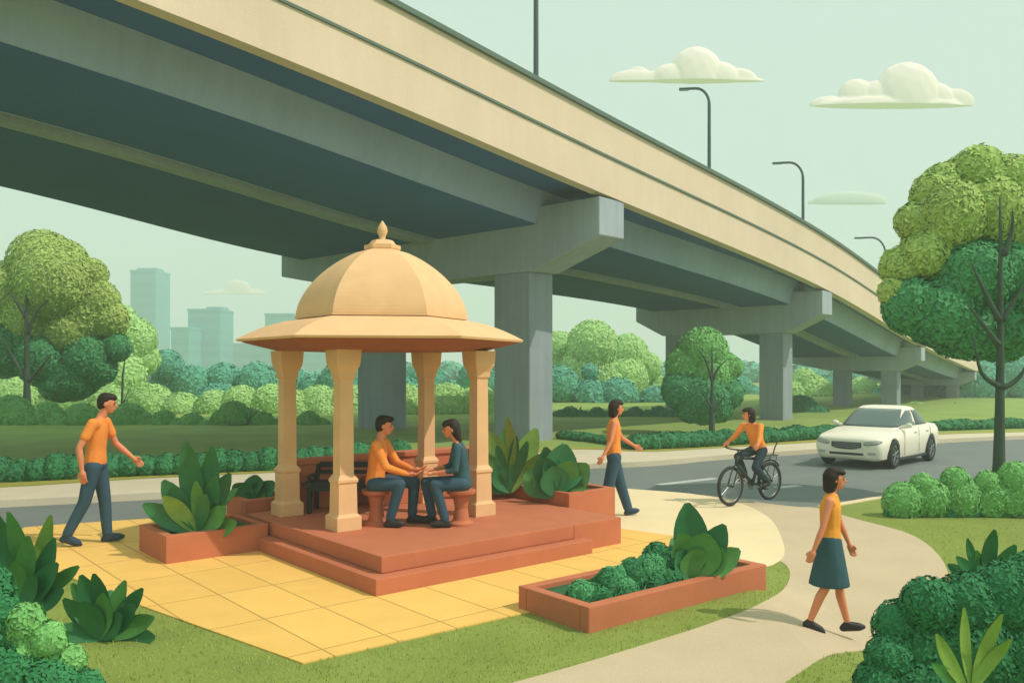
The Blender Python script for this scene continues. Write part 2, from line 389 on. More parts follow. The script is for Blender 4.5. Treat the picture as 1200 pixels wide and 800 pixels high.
sweep(lambda W: [(0.36, 0.955), (W - 0.36, 0.955), (W - 0.36, 1.0), (0.36, 1.0)], 'roadway', M['road'], fly)
sweep(lambda W: [(0, 0), (0.33, 0.0), (0.33, 2.1), (0.06, 2.1)], 'parapet', M['cream'], fly)['label'] = 'cream outer side wall facing the gazebo'
sweep(lambda W: [(W - 0.33, 0), (W, 0.0), (W - 0.06, 2.1), (W - 0.33, 2.1)], 'parapet', M['cream'], fly)
sweep(lambda W: [(-0.03, 2.103), (0.36, 2.103), (0.36, 2.22), (-0.03, 2.22)], 'coping', M['coping'], fly)
sweep(lambda W: [(W - 0.36, 2.103), (W + 0.03, 2.103), (W + 0.03, 2.22), (W - 0.36, 2.22)], 'coping', M['coping'], fly)
sweep(lambda W: [(0.01, 1.05), (0.15, 1.05), (0.15, 1.11), (0.01, 1.11)], 'groove', M['coping'], fly)
sweep(lambda W: [(-0.012, 1.05), (0.05, 1.05), (0.05, 1.11), (-0.012, 1.11)], 'moulding', M['coping'], fly)
f1, f2, f3, f4 = 1.9 / 14.5, 6.2 / 14.5, 6.95 / 14.5, 13.3 / 14.5
sweep(lambda W: [(W * f1 + 0.25, -0.58), (W * f2, -0.58), (W * f2, 0.337), (W * f1, 0.337)], 'girder', M['web'], fly)
sweep(lambda W: [(W * f3, -0.58), (W * f4 - 0.2, -0.58), (W * f4, 0.337), (W * f3, 0.337)], 'girder', M['web'], fly)
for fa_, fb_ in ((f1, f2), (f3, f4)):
    sweep(lambda W: [(W * fa_ + 0.27, -0.604), (W * fb_ - 0.22, -0.604), (W * fb_ - 0.22, -0.583), (W * fa_ + 0.27, -0.583)], 'soffit_shade', M['girder'], fly)  # thin dark sheets added under the girders, underside shade painted in
sweep(lambda W: [(W * f2 + 0.12, -0.70), (W * f3 - 0.12, -0.70), (W * f3 - 0.12, 0.337), (W * f2 + 0.12, 0.337)], 'rib', M['concrete'], fly)
# piers
def pier(ci, cols, csz, capd, hend, hmid, down=0.0):
    p, t, n, W = frame(ci * NS); top = p.z - 0.10 - down
    def at_s(s, q, z): return Vector((p.x, p.y, 0)) - n * s + t * q + Vector((0, 0, z))
    s0, s1 = 0.03, W - 0.03
    k0, k1 = cols[0] - csz * 0.62, cols[-1] + csz * 0.62
    prof = [(s0, top), (s0, top - hend), (k0, top - hmid), (k1, top - hmid), (s1, top - hend), (s1, top)]
    bm = bmesh.new()
    a = [bm.verts.new(at_s(s, 0, z)) for s, z in prof]; b = [bm.verts.new(at_s(s, capd, z)) for s, z in prof]
    bm.faces.new(a); bm.faces.new(b[::-1])
    for i in range(6): bm.faces.new((a[i], a[(i + 1) % 6], b[(i + 1) % 6], b[i]))
    bmesh.ops.bevel(bm, geom=bm.edges[:], offset=0.02, segments=1, affect='EDGES')
    cap = from_bm('pier_cap', bm, M['concrete'], fly)
    for s in cols:
        bm = bmesh.new(); dq = capd * 0.92
        Mx = Matrix(((-n.x, t.x, 0, 0), (-n.y, t.y, 0, 0), (0, 0, 1, 0), (0, 0, 0, 1)))
        Mx.translation = at_s(s, capd / 2, 0)
        hh = top - hmid + 0.006
        box(bm, (0, 0, hh / 2 - 0.1), (csz, dq, hh + 0.2 - 0.01), Mx, bev=0.04)
        from_bm('column', bm, M['column'], cap)
    return cap
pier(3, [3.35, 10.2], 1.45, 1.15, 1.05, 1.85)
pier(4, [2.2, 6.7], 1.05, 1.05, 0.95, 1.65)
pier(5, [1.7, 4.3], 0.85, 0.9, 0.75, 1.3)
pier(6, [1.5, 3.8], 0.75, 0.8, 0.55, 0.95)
# street lamps on the middle of the deck
def deck_pt(o, inset_f):
    best = None
    for i in range(len(fr) - 1):
        p, t, n, W = frame(i); q = p - n * (W * inset_f)
        p2, t2, n2, W2 = frame(i + 1); q2 = p2 - n2 * (W2 * inset_f)
        if q.y < 3: continue
        f, f2_ = q.x / q.y - o, q2.x / q2.y - o
        if f <= 0 <= f2_:
            k = -f / (f2_ - f + 1e-9); return q.lerp(q2, k), n
    return None
lamp_lab = ['tall lamp post on the flyover, its head cut off by the top of the picture', 'curved lamp post on the flyover below the left big cloud',
            'curved lamp post on the flyover beside the thin faint cloud', 'smallest farthest lamp post on the flyover, next to the big tree']
for (px, ytop, lab) in ((628, -60, lamp_lab[0]), (831, 103, lamp_lab[1]), (941, 190, lamp_lab[2]), (1037.5, 278, lamp_lab[3])):
    q, n = deck_pt((px - 600) / 1000, 0.46)
    zt = H + (HZ - ytop) / 1000 * q.y; zb = q.z + 1.0; hgt = zt - zb
    L = empty('street_lamp', (q.x, q.y, zb), 0, lab, 'street lamp', 'lamp posts on the flyover')
    bm = bmesh.new(); r = 0.075 if px > 700 else 0.10; k = min(1.0, q.y / 38)
    dirn = Vector((-1, 0.15, 0)).normalized(); arm = 0.031 * q.y if px > 700 else 1.2
    pts = [Vector((0, 0, 0)), Vector((0, 0, hgt * 0.5)), Vector((0, 0, hgt - arm * 0.62))]
    for a in range(1, 8):
        an = a / 7 * math.pi / 2
        pts.append(Vector((0, 0, hgt - arm * 0.62)) + dirn * (arm * 0.5 * (1 - math.cos(an))) + Vector((0, 0, arm * 0.62 * math.sin(an))))
    pts.append(Vector((0, 0, hgt)) + dirn * arm * 0.8)
    tube(bm, pts, [r * 1.15, r, r * 0.9] + [r * 0.75] * 8, 10)
    from_bm('pole', bm, M['lamp'], L, True)
    bm = bmesh.new(); lathe(bm, [(r * 2.2, 0), (r * 2.2, 0.1), (r * 1.5, 0.16), (r * 1.4, 0.5)], 12)
    from_bm('base', bm, M['lamp'], L)
    bm = bmesh.new(); Mh = Matrix.Translation(Vector((0, 0, hgt - 0.01)) + dirn * arm * 0.93)
    Mh = Mh @ Matrix.Rotation(math.atan2(dirn.y, dirn.x), 4, 'Z')
    box(bm, (0, 0, 0), (arm * 0.38, 0.2, 0.09), Mh, bev=0.03)
    hd = from_bm('lamp_head', bm, M['lamp'], L)
    bm = bmesh.new(); box(bm, (0, 0, -0.05), (arm * 0.28, 0.14, 0.03), Mh); from_bm('lens', bm, M['lens'], hd)

# ------------------------------------------------------------------ foliage
rs = np.random.RandomState(7)
def fib(n):
    i = np.arange(n) + 0.5; ph = np.arccos(1 - 2 * i / n); th = math.pi * (1 + 5 ** 0.5) * i
    return np.stack([np.cos(th) * np.sin(ph), np.sin(th) * np.sin(ph), np.cos(ph)], 1)
_ico = {}
def ico(sub):
    if sub not in _ico:
        bm = bmesh.new(); bmesh.ops.create_icosphere(bm, subdivisions=sub, radius=1)
        v = np.array([x.co[:] for x in bm.verts]); f = np.array([[x.index for x in fc.verts] for fc in bm.faces]); bm.free(); _ico[sub] = (v, f)
    return _ico[sub]
def foliage(name, lobes, leaf, dens, mats, parent=None, zmin=None, jit=0.26, core=0.93, maxn=4200):
    """lobes: (x,y,z,rx,ry,rz,mat_index). Each lobe is a bumpy core closed over by a shell of small leaves."""
    V, F, MI = [], [], []; off = 0
    L = np.array([l[:6] for l in lobes]); mi_l = [l[6] for l in lobes]
    iv, if_ = ico(3)
    for k, l in enumerate(L):
        c, r = l[:3], l[3:6]
        w = 1 + 0.05 * np.sin(iv @ rs.randn(3) * 5 + k) + 0.03 * np.sin(iv @ rs.randn(3) * 11)
        v = c + iv * r * core * w[:, None]
        if zmin is not None: v[:, 2] = np.maximum(v[:, 2], zmin)
        V.append(v); f = np.concatenate([if_, if_[:, 2:3]], 1) + off
        F.append(f); MI.append(np.full(len(f), mi_l[k])); off += len(v)
        area = 4 * math.pi * ((r[0] * r[1]) ** 1.6 / 3 + (r[0] * r[2]) ** 1.6 / 3 + (r[1] * r[2]) ** 1.6 / 3) ** (1 / 1.6)
        n = int(min(maxn, max(60, dens * area / (leaf * leaf))))
        u = fib(n) + rs.randn(n, 3) * 0.02; u /= np.linalg.norm(u, axis=1)[:, None]
        p = c + u * r * (0.97 + 0.05 * rs.rand(n))[:, None]
        keep = np.ones(n, bool)
        for j, m_ in enumerate(L):
            if j == k: continue
            keep &= (((p - m_[:3]) / m_[3:6]) ** 2).sum(1) > 0.80
        if zmin is not None: keep &= p[:, 2] > zmin
        p = p[keep]; u = u[keep]; n = len(p)
        if not n: continue
        nr = u / r; nr /= np.linalg.norm(nr, axis=1)[:, None]
        nr = nr + rs.randn(n, 3) * jit; nr /= np.linalg.norm(nr, axis=1)[:, None]
        a = np.cross(nr, rs.randn(n, 3)); a /= np.linalg.norm(a, axis=1)[:, None]
        b = np.cross(nr, a); s = (leaf * (0.5 + 1.0 * rs.rand(n)))[:, None]
        q = np.stack([p + a * s, p + b * s * 0.55 + nr * s * 0.12, p - a * s, p - b * s * 0.55 + nr * s * 0.12], 1).reshape(-1, 3)
        V.append(q); F.append(np.arange(4 * n).reshape(n, 4) + off); MI.append(np.full(n, mi_l[k])); off += 4 * n
    V = np.concatenate(V); F = np.concatenate(F); MI = np.concatenate(MI)
    # quads whose last two corners coincide are triangles
    tri = F[:, 2] == F[:, 3]
    me = bpy.data.meshes.new(name)
    nv = len(V); me.vertices.add(nv); me.vertices.foreach_set('co', V.astype(np.float32).ravel())
    T, Q = F[tri][:, :3], F[~tri]
    me.loops.add(T.size + Q.size); me.loops.foreach_set('vertex_index', np.concatenate([T.ravel(), Q.ravel()]).astype(np.int32))
    tot = np.concatenate([np.full(len(T), 3), np.full(len(Q), 4)]); st = np.concatenate([[0], np.cumsum(tot)[:-1]])
    me.polygons.add(len(tot)); me.polygons.foreach_set('loop_start', st.astype(np.int32)); me.polygons.foreach_set('loop_total', tot.astype(np.int32))
    me.polygons.foreach_set('material_index', np.concatenate([MI[tri], MI[~tri]]).astype(np.int32))
    sm = np.concatenate([np.ones(len(T), bool), np.zeros(len(Q), bool)]); me.polygons.foreach_set('use_smooth', sm)
    me.update(calc_edges=True)
    return mobj(name, me, mats, parent)

def px_lobes(D, circ, mi, depth=0.9, dy=0.0, spread=0.5):
    """round clumps placed where the photograph shows them: (px, py, r) at distance D, each with its own depth"""
    out = []
    for (px, py, r) in circ:
        rr = r / 1000 * D; y = D + dy + rs.uniform(-spread, spread) * rr
        w = at(px, py, D)
        out.append((w.x, y, w.z, rr, rr * depth, rr, mi))
    return out

def tree(name, label, D, trunk_px, base_z, light, dark, branches, leaf, mats, tr=0.12, group=None, back=None, top_py=None, trunk_top_r=0.15):
    bx = (trunk_px - 600) / 1000 * D
    root = empty(name, (bx, D, base_z), 0, label, 'tree', group)
    back = back * 1.45
    rmean = np.mean([c[2] for c in light + dark]) / 1000 * D
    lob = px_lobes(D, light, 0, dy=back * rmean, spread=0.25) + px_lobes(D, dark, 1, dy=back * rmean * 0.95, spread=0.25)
    lob = [(a - bx, b - D, c - base_z, d, e, f, m) for a, b, c, d, e, f, m in lob]
    # extra clumps behind the ones seen, so that the crown is round from the side too
    ex = []; leaf *= 0.62
    for (a, b, c, d, e, f, m) in lob:
        ex.append((a * 0.8, b + d * 0.9, c, d * 0.9, e * 0.9, f * 0.9, m))
    foliage('crown', lob + ex, leaf, 0.9, mats, root)
    bm = bmesh.new()
    top = at(trunk_px, top_py, D); n = 9; pts = []; rad = []
    for i in range(n):
        t = i / (n - 1); z = (top.z - base_z) * t
        pts.append((0.02 * math.sin(3 * t) * tr * 4, -tr * 0.5 * math.sin(t * 2), z)); rad.append(tr * (1.25 - 0.25 * min(1, t * 6)) * (1 - (1 - trunk_top_r) * t))
    tube(bm, pts, rad, 10)
    tr_o = from_bm('trunk', bm, M['bark'], root, True)
    for br in branches:
        bm = bmesh.new(); w = [at(px, py, D) - Vector((bx, D, base_z)) for px, py in br]
        for i, p in enumerate(w): p.y = -0.06 - 0.35 * tr * i
        sp = smoothpoly([tuple(p) for p in w], 4, closed=False)
        k = len(sp); tube(bm, sp, [tr * (0.55 - 0.47 * i / (k - 1)) for i in range(k)], 8)
        from_bm('branch', bm, M['bark'], tr_o, True)
    return root

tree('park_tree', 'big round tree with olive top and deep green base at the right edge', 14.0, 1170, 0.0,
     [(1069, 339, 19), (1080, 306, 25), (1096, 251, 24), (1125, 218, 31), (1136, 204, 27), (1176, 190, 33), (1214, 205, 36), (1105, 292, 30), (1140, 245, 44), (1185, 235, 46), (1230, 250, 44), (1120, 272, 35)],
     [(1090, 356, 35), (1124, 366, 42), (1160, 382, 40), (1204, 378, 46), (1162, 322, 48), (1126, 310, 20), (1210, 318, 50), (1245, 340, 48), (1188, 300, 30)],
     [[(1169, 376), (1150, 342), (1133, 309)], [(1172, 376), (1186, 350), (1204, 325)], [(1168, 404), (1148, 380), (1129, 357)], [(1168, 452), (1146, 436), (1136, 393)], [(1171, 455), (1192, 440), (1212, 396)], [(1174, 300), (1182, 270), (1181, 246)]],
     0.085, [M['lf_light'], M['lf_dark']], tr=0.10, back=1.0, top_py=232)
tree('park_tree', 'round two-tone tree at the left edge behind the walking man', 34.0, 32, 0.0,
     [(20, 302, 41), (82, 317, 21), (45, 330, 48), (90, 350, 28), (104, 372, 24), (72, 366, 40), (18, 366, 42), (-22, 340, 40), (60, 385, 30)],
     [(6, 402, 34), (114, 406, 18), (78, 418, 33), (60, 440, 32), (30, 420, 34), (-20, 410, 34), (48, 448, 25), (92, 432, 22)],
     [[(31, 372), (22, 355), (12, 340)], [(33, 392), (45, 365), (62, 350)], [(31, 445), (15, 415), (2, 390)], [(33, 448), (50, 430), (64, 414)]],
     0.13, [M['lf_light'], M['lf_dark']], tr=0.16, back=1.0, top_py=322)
tree('park_tree', 'small oval green tree on the far verge in front of the second pier', 26.6, 834, 0.0,
     [(834, 412, 31), (812, 428, 24), (857, 432, 22), (870, 430, 12), (842, 440, 26)],
     [(806, 458, 24), (834, 468, 32), (862, 462, 20), (796, 450, 13), (850, 478, 20), (818, 478, 20)],
     [[(834, 446), (826, 422), (818, 410)], [(835, 444), (842, 430), (852, 420)], [(834, 478), (826, 466), (820, 456)], [(835, 482), (843, 472), (848, 462)]],
     0.11, [M['lf_mid'], M['lf_dark']], tr=0.095, back=1.25, top_py=404)

# background planting: every tree and bush its own object
def bush(name, label, D, circ, leaf, mats, group=None, mi=0, base=0.0, depth=0.9, cat='bush', stem=True, spread=0.4):
    leaf *= 0.66; cx = sum(c[0] for c in circ) / len(circ); x = (cx - 600) / 1000 * D
    lob = [(a - x, b - D, c - base, d, e, f, m) for a, b, c, d, e, f, m in px_lobes(D, [c[:3] for c in circ], mi, depth=depth, spread=spread)]
    if len(circ[0]) > 3: lob = [l[:6] + (c[3],) for l, c in zip(lob, circ)]
    # carry each clump down to the ground
    low = []
    for (a, b, c, d, e, f, m) in lob:
        if c - f > 0.05 and cat == 'bush': low.append((a, b, c * 0.45, d * 1.02, e, max(f, c * 0.5), m))
    if cat == 'tree':
        root = empty(name, (x, D, base), 0, label, cat, group)
        foliage('crown', lob + low, leaf, 0.8, mats, root, zmin=0.02)
        zc = max(0.8, np.mean([l[2] for l in lob]))
        bm = bmesh.new(); tube(bm, [(0, -0.1, -0.05), (0.03, -0.1, zc * 0.5), (0, 0, zc)], [0.16, 0.12, 0.06], 8); from_bm('trunk', bm, M['bark'], root, True)
        return root
    o = foliage(name, lob + low, leaf, 0.8, mats, zmin=0.0)
    o.location = (x, D, base); return tag(o, label, cat, group)
G1 = 'hazy blue green trees on the horizon'
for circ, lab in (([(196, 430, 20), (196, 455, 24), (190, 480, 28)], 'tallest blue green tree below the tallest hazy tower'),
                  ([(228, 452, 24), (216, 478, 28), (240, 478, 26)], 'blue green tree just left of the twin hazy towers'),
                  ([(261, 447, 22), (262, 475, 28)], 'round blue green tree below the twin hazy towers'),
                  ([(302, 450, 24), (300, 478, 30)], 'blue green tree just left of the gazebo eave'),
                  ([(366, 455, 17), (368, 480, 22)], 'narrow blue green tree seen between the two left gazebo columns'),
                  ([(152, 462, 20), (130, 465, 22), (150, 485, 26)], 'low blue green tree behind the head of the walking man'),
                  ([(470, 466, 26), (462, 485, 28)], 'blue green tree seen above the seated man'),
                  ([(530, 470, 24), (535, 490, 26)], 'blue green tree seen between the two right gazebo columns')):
    bush('distant_tree', lab, 56.0, circ, 0.22, [M['lf_haze']], G1, cat='tree')
for circ, lab in (([(655, 452, 24), (655, 480, 28)], 'blue green tree right beside the nearest pier column'),
                  ([(692, 436, 10), (693, 470, 26), (690, 488, 26)], 'blue green tree with a small knob on top left of the standing woman'),
                  ([(724, 466, 24), (728, 486, 26)], 'blue green tree behind the head of the standing woman'),
                  ([(768, 474, 22), (770, 488, 22)], 'blue green tree left of the second pier')):
    bush('distant_tree', lab, 54.0, circ, 0.22, [M['lf_haze']], G1, cat='tree')
for circ, lab in (([(1150, 452, 34), (1130, 468, 26)], 'blue green tree below the low end of the flyover'),
                  ([(1192, 440, 30), (1215, 460, 40)], 'blue green tree behind the trunk of the right-hand tree')):
    bush('distant_tree', lab, 62.0, circ, 0.24, [M['lf_haze']], G1, cat='tree')
for px, lab in ((18, 'blue green tree left of the left-hand trunk'), (62, 'blue green tree right of the left-hand trunk'), (98, 'blue green tree left of the walking man'), (334, 'blue green tree behind the leftmost gazebo column'),
                (398, 'blue green tree behind the front gazebo column'), (500, 'blue green tree behind the back gazebo column'), (562, 'blue green tree behind the right gazebo column'), (600, 'blue green tree hidden beside the nearest pier column')):
    k = rs.uniform(0, 8)
    bush('distant_tree', lab, 53.0 + k, [(px, 445 + k, 25), (px - 14, 470, 23), (px + 15, 470, 23)], 0.15, [M['lf_haze']], G1, cat='tree')
for px, lab in ((815, 'blue green tree behind the small oval tree'), (868, 'blue green tree behind the right column of the second pier'), (968, 'blue green tree left of the third pier'), (1050, 'blue green tree above the car roof'), (1092, 'blue green tree right of the third pier')):
    bush('distant_tree', lab, 70.0, [(px, 458, 18), (px - 13, 468, 17), (px + 13, 468, 17)], 0.2, [M['lf_haze']], G1, cat='tree')
G2 = 'pale green trees behind the park'
for D, circ, lab in ((52, [(138, 385, 30), (158, 398, 26), (165, 420, 20), (125, 410, 30), (140, 440, 36), (118, 460, 30)], 'pale green tree with a bare stem right of the left-hand tree'),
                     (60, [(655, 408, 20), (658, 430, 24), (650, 450, 24)], 'pale green tree touching the nearest pier column'),
                     (58, [(694, 405, 30), (690, 435, 34), (705, 460, 30)], 'tallest pale green tree right of the nearest pier'),
                     (62, [(735, 416, 25), (730, 445, 28), (740, 470, 26)], 'middle pale green tree behind the standing woman'),
                     (64, [(758, 430, 17), (772, 460, 20), (760, 480, 20)], 'lowest pale green tree just left of the second pier'),
                     (66, [(940, 447, 16), (950, 465, 26), (925, 465, 22)], 'pale green tree seen through the gap right of the second pier'),
                     (72, [(1012, 458, 17), (1010, 478, 22)], 'pale green tree between the columns of the third pier')):
    bush('pale_tree', lab, float(D), circ, 0.2, [M['lf_pale']], G2, cat='tree')
G3 = 'pale green shrubs along the back of the park'
for px, py, r, lab in ((75, 472, 24, 'pale shrub behind the left-hand tree trunk'), (176, 484, 22, 'pale shrub just right of the thin bare stem'), (214, 490, 19, 'pale shrub left of centre below the twin towers'),
                       (254, 486, 18, 'pale shrub below the round distant tree'), (285, 482, 19, 'pale shrub left of the leftmost gazebo column'), (322, 484, 22, 'pale shrub directly behind the leftmost gazebo column'),
                       (372, 486, 22, 'pale shrub above the black bench'), (20, 476, 24, 'pale shrub left of the left-hand tree trunk'), (122, 482, 22, 'pale shrub behind the head of the walking man'), (412, 486, 22, 'pale shrub behind the front gazebo column'), (445, 488, 20, 'pale shrub behind the hair of the seated man'), (560, 486, 22, 'pale shrub behind the right gazebo column'), (345, 488, 20, 'pale shrub between the two left gazebo columns'), (500, 490, 20, 'pale shrub behind the back gazebo column'), (470, 488, 26, 'pale shrub behind the faces of the seated pair'), (524, 486, 24, 'pale shrub behind the hair of the seated woman')):
    bush('pale_shrub', lab, 41.0, [(px, py - 6, r * 1.3), (px + 13, py + 5, r * 1.1), (px - 14, py + 6, r * 1.05)], 0.13, [M['lf_pale']], G3)
G4 = 'mid green shrubs at the back of the lawn'
for px, py, r, lab in ((8, 490, 21, 'mid green shrub at the far left edge'), (52, 494, 17, 'mid green shrub right beside the left tree trunk'), (96, 496, 18, 'mid green shrub behind the neck of the walking man'),
                       (148, 497, 19, 'mid green shrub right of the walking man'), (190, 500, 14, 'low mid green shrub above the left planter'), (226, 501, 13, 'low mid green shrub right of the planter leaves'),
                       (276, 492, 17, 'peaked mid green shrub left of the gazebo'), (308, 500, 13, 'low mid green shrub at the leftmost gazebo column'), (362, 498, 12, 'low mid green shrub between the two left gazebo columns'),
                       (940, 489, 20, 'domed dark green shrub just right of the second pier')):
    bush('green_shrub', lab, 32.8 if px < 600 else 42.0, [(px, py - 3, r * 1.15), (px + 15, py + 3, r * 0.95), (px - 15, py + 3, r * 0.95)], 0.10, [M['lf_mid'] if px < 600 else M['lf_hedge']], G4)
for px, r, lab in ((668, 12, 'low dark shrub beside the nearest pier column'), (700, 11, 'low dark shrub left of the standing woman'), (745, 11, 'low dark shrub right of the standing woman'), (772, 12, 'low dark shrub at the foot of the second pier')):
    bush('low_shrub', lab, 38.0, [(px, 488, r), (px + 12, 490, r * 0.8), (px - 12, 490, r * 0.8)], 0.13, [M['lf_hedge']], 'low dark shrubs beyond the far verge')
for px, py, r, lab in ((905, 492, 10, 'low shrub between the bases of the second pier'), (1070, 484, 14, 'low shrub behind the roof of the car'), (1120, 486, 14, 'low shrub right of the car'), (1150, 486, 12, 'low shrub left of the right-hand trunk'), (1190, 486, 14, 'low shrub right of the right-hand trunk')):
    bush('low_shrub', lab, 52.0, [(px, py, r), (px + 12, py + 2, r * 0.8), (px - 12, py + 2, r * 0.8)], 0.15, [M['lf_pale'], M['lf_hedge']], 'low shrubs beyond the road on the right')
fwl = []
for i in range(70):
    px = -160 + i * 22 + rs.uniform(-8, 8); D = rs.uniform(118, 135); top = rs.uniform(423, 437)
    zt = H + (HZ - top) / 1000 * D; fwl.append(((px - 600) / 1000 * D, D, zt * 0.4, rs.uniform(2.2, 3.6), 2.5, zt * 0.6, 0))
tag(foliage('far_woodland', fwl, 0.5, 0.8, [M['lf_haze']], maxn=500), kind='stuff')
# thin bare saplings
for (px, y0, y1, D, lab) in ((143, 420, 500, 36.0, 'thin bare sapling right of the walking man'), (678, 476, 496, 40.0, 'tiny bare sapling left of the standing woman')):
    a, b = at(px, y1, D), at(px + 2, y0, D); bm = bmesh.new(); rr = 0.0016 * D
    tube(bm, [(a.x, D, 0), (a.x, D, a.z + (b.z - a.z) * 0.3), (a.x + 0.03, D, b.z - 0.25 * (b.z - a.z)), (b.x + 0.05, D, b.z)], [rr, rr, rr * 0.8, rr * 0.3], 8)
    tube(bm, [(a.x, D, a.z + (b.z - a.z) * 0.3), (a.x + 0.25, D + 0.1, a.z + (b.z - a.z) * 0.55)], [rr * 0.5, rr * 0.2], 6)
    tag(from_bm('sapling', bm, M['bark'], None, True), lab, 'tree')

# hedges: scalloped rows
def hedge(label, line, h, w, leaf, step=0.55):
    pts = smoothpoly(line, 8, closed=False); acc = 0; lob = []; last = Vector(pts[0])
    for p in pts:
        v = Vector(p); acc += (v - last).length; last = v
        if acc >= step * 0.75 or not lob:
            acc = 0; k = rs.uniform(0.85, 1.1)
            lob.append((v.x, v.y, h * 0.42 * k, step * 0.62 * k, w * 0.62, h * 0.58 * k, 0))
    # dense interpolation
    c = lob[0][:2]; o = foliage('hedge', [(l[0] - c[0], l[1] - c[1]) + l[2:] for l in lob], leaf, 0.9, [M['lf_hedge']], zmin=0.0, maxn=700)
    o.location = (c[0], c[1], 0); return tag(o, label, 'hedge', 'clipped hedges along the far side of the road')
def dense(line, n=30):
    out = []
    for a, b in zip(line, line[1:]):
        for i in range(n): out.append((a[0] + (b[0] - a[0]) * i / n, a[1] + (b[1] - a[1]) * i / n))
    out.append(line[-1]); return out
def hline(pxs): return dense([P(*p) for p in pxs], 12)
hedge('clipped dark green hedge along the road at the left, behind the walking man', hline([(-200, 573), (0, 564), (160, 557), (335, 549.5), (470, 541)]), 0.47, 0.5, 0.045, 0.42)
hedge('short low hedge at the bend of the far kerb, left of the standing woman', hline([(662, 514), (700, 518), (738, 523.5)]), 0.24, 0.5, 0.05, 0.45)
hedge('long dark hedge on the far verge running behind the cyclist and the car', hline([(748, 526), (800, 524), (860, 520.5), (940, 515), (1040, 508.5)]), 0.42, 0.6, 0.06, 0.55)
hedge('thin hedge on the far verge at the right, behind the big tree trunk', hline([(1100, 504), (1160, 502), (1230, 500), (1330, 497)]), 0.35, 0.6, 0.07, 0.7)

# ------------------------------------------------------------------ towers
def tower(label, px0, px1, ytop, D, dep, crown=None):
    x0, x1 = (px0 - 600) / 1000 * D, (px1 - 600) / 1000 * D; zt = H + (HZ - ytop) / 1000 * D; w = x1 - x0
    root = empty('tower_block', ((x0 + x1) / 2, D, 0), 0, label, 'building', 'hazy tower blocks on the skyline')
    bm = bmesh.new(); box(bm, (0, 0, zt / 2), (w, dep, zt)); 
    box(bm, (0, 0, zt + 0.35), (w + 0.3, dep + 0.3, 0.7)); 
    if crown: box(bm, (crown[0] * w, 0, zt + 0.7 + crown[2] / 2), (crown[1] * w, dep * 0.5, crown[2]))
    from_bm('wall', bm, M['tower'], root)
    bm = bmesh.new(); z = 3.0
    while z < zt - 2: box(bm, (0, 0, z), (w * 0.9, dep + 0.16, 1.5)); box(bm, (0, 0, z), (w + 0.16, dep * 0.85, 1.5)); z += 3.3
    from_bm('window_bands', bm, M['tower_glass'], root)
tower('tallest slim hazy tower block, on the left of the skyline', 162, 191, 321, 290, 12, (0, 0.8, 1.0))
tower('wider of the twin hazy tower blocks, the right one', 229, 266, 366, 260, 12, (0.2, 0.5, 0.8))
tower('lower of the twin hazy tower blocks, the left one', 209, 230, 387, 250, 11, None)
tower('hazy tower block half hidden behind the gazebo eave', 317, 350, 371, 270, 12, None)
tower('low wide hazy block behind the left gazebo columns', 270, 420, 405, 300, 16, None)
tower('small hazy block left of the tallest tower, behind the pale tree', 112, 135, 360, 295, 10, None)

# ------------------------------------------------------------------ clouds
def hull_blob(items, voxel, smooth=6, cut=None, name='blob', taper=None):
    """items: list of groups; a group is a list of (centre, radii(3) or r, frame or None) wrapped by one convex hull; all fused by a voxel remesh"""
    U = fib(70); bm = bmesh.new()
    for grp in items:
        vs = []
        for it in grp:
            c = np.array(it[0][:3] if not isinstance(it[0], Vector) else it[0][:]); r = it[1]; fr_ = it[2] if len(it) > 2 else None
            rr = np.array([r] * 3 if not isinstance(r, (tuple, list)) else r); p = U * rr
            if fr_ is not None: p = p @ np.array([list(a) for a in fr_])
            for q in p + c: vs.append(bm.verts.new(q))
        res = bmesh.ops.convex_hull(bm, input=vs, use_existing_faces=False)
        junk = [x for x in set(res['geom_interior']) | set(res['geom_unused']) if isinstance(x, bmesh.types.BMVert) and x.is_valid]
        bmesh.ops.delete(bm, geom=junk, context='VERTS')
    me = bpy.data.meshes.new('tmp'); bm.to_mesh(me); bm.free()
    o = bpy.data.objects.new('tmp', me); C.objects.link(o)
    md = o.modifiers.new('r', 'REMESH'); md.mode = 'VOXEL'; md.voxel_size = voxel
    if smooth:
        s = o.modifiers.new('s', 'SMOOTH'); s.iterations = smooth; s.factor = 0.5
    dg = bpy.context.evaluated_depsgraph_get(); dg.update()
    out = bpy.data.meshes.new_from_object(o.evaluated_get(dg)); bpy.data.objects.remove(o); bpy.data.meshes.remove(me)
    if cut:
        b2 = bmesh.new(); b2.from_mesh(out)
        for co, no in cut:
            geom = b2.verts[:] + b2.edges[:] + b2.faces[:]
            r = bmesh.ops.bisect_plane(b2, geom=geom, plane_co=co, plane_no=no, clear_outer=True)
            ed = [e for e in r['geom_cut'] if isinstance(e, bmesh.types.BMEdge)]
            try: bmesh.ops.holes_fill(b2, edges=ed, sides=0)
            except Exception: pass
        b2.to_mesh(out); b2.free()
    out.name = name; return out
def cloud(label, D, base_y, circ, squash=1.0, m=None):
    zb = H + (HZ - base_y) / 1000 * D; cx = sum(c[0] for c in circ) / len(circ); x = (cx - 600) / 1000 * D
    it = []
    for (px, py, rx, ry) in circ:
        it.append([((( px - 600) / 1000 * D - x, 0, (base_y - py) / 1000 * D), (rx / 1000 * D, rx / 1000 * D * (0.30 if ry > 16 else 0.13 if ry > 11.5 else 0.06), ry / 1000 * D))])
    me = hull_blob(it, D * 0.0010, 10, cut=[((0, 0, 0), (0, 0, -1))], name='cloud')
    o = mobj('cloud', me, m or M['cloud'], None, True); o.location = (x, D, zb)
    return tag(o, label, 'cloud', 'flat-bottomed white clouds')
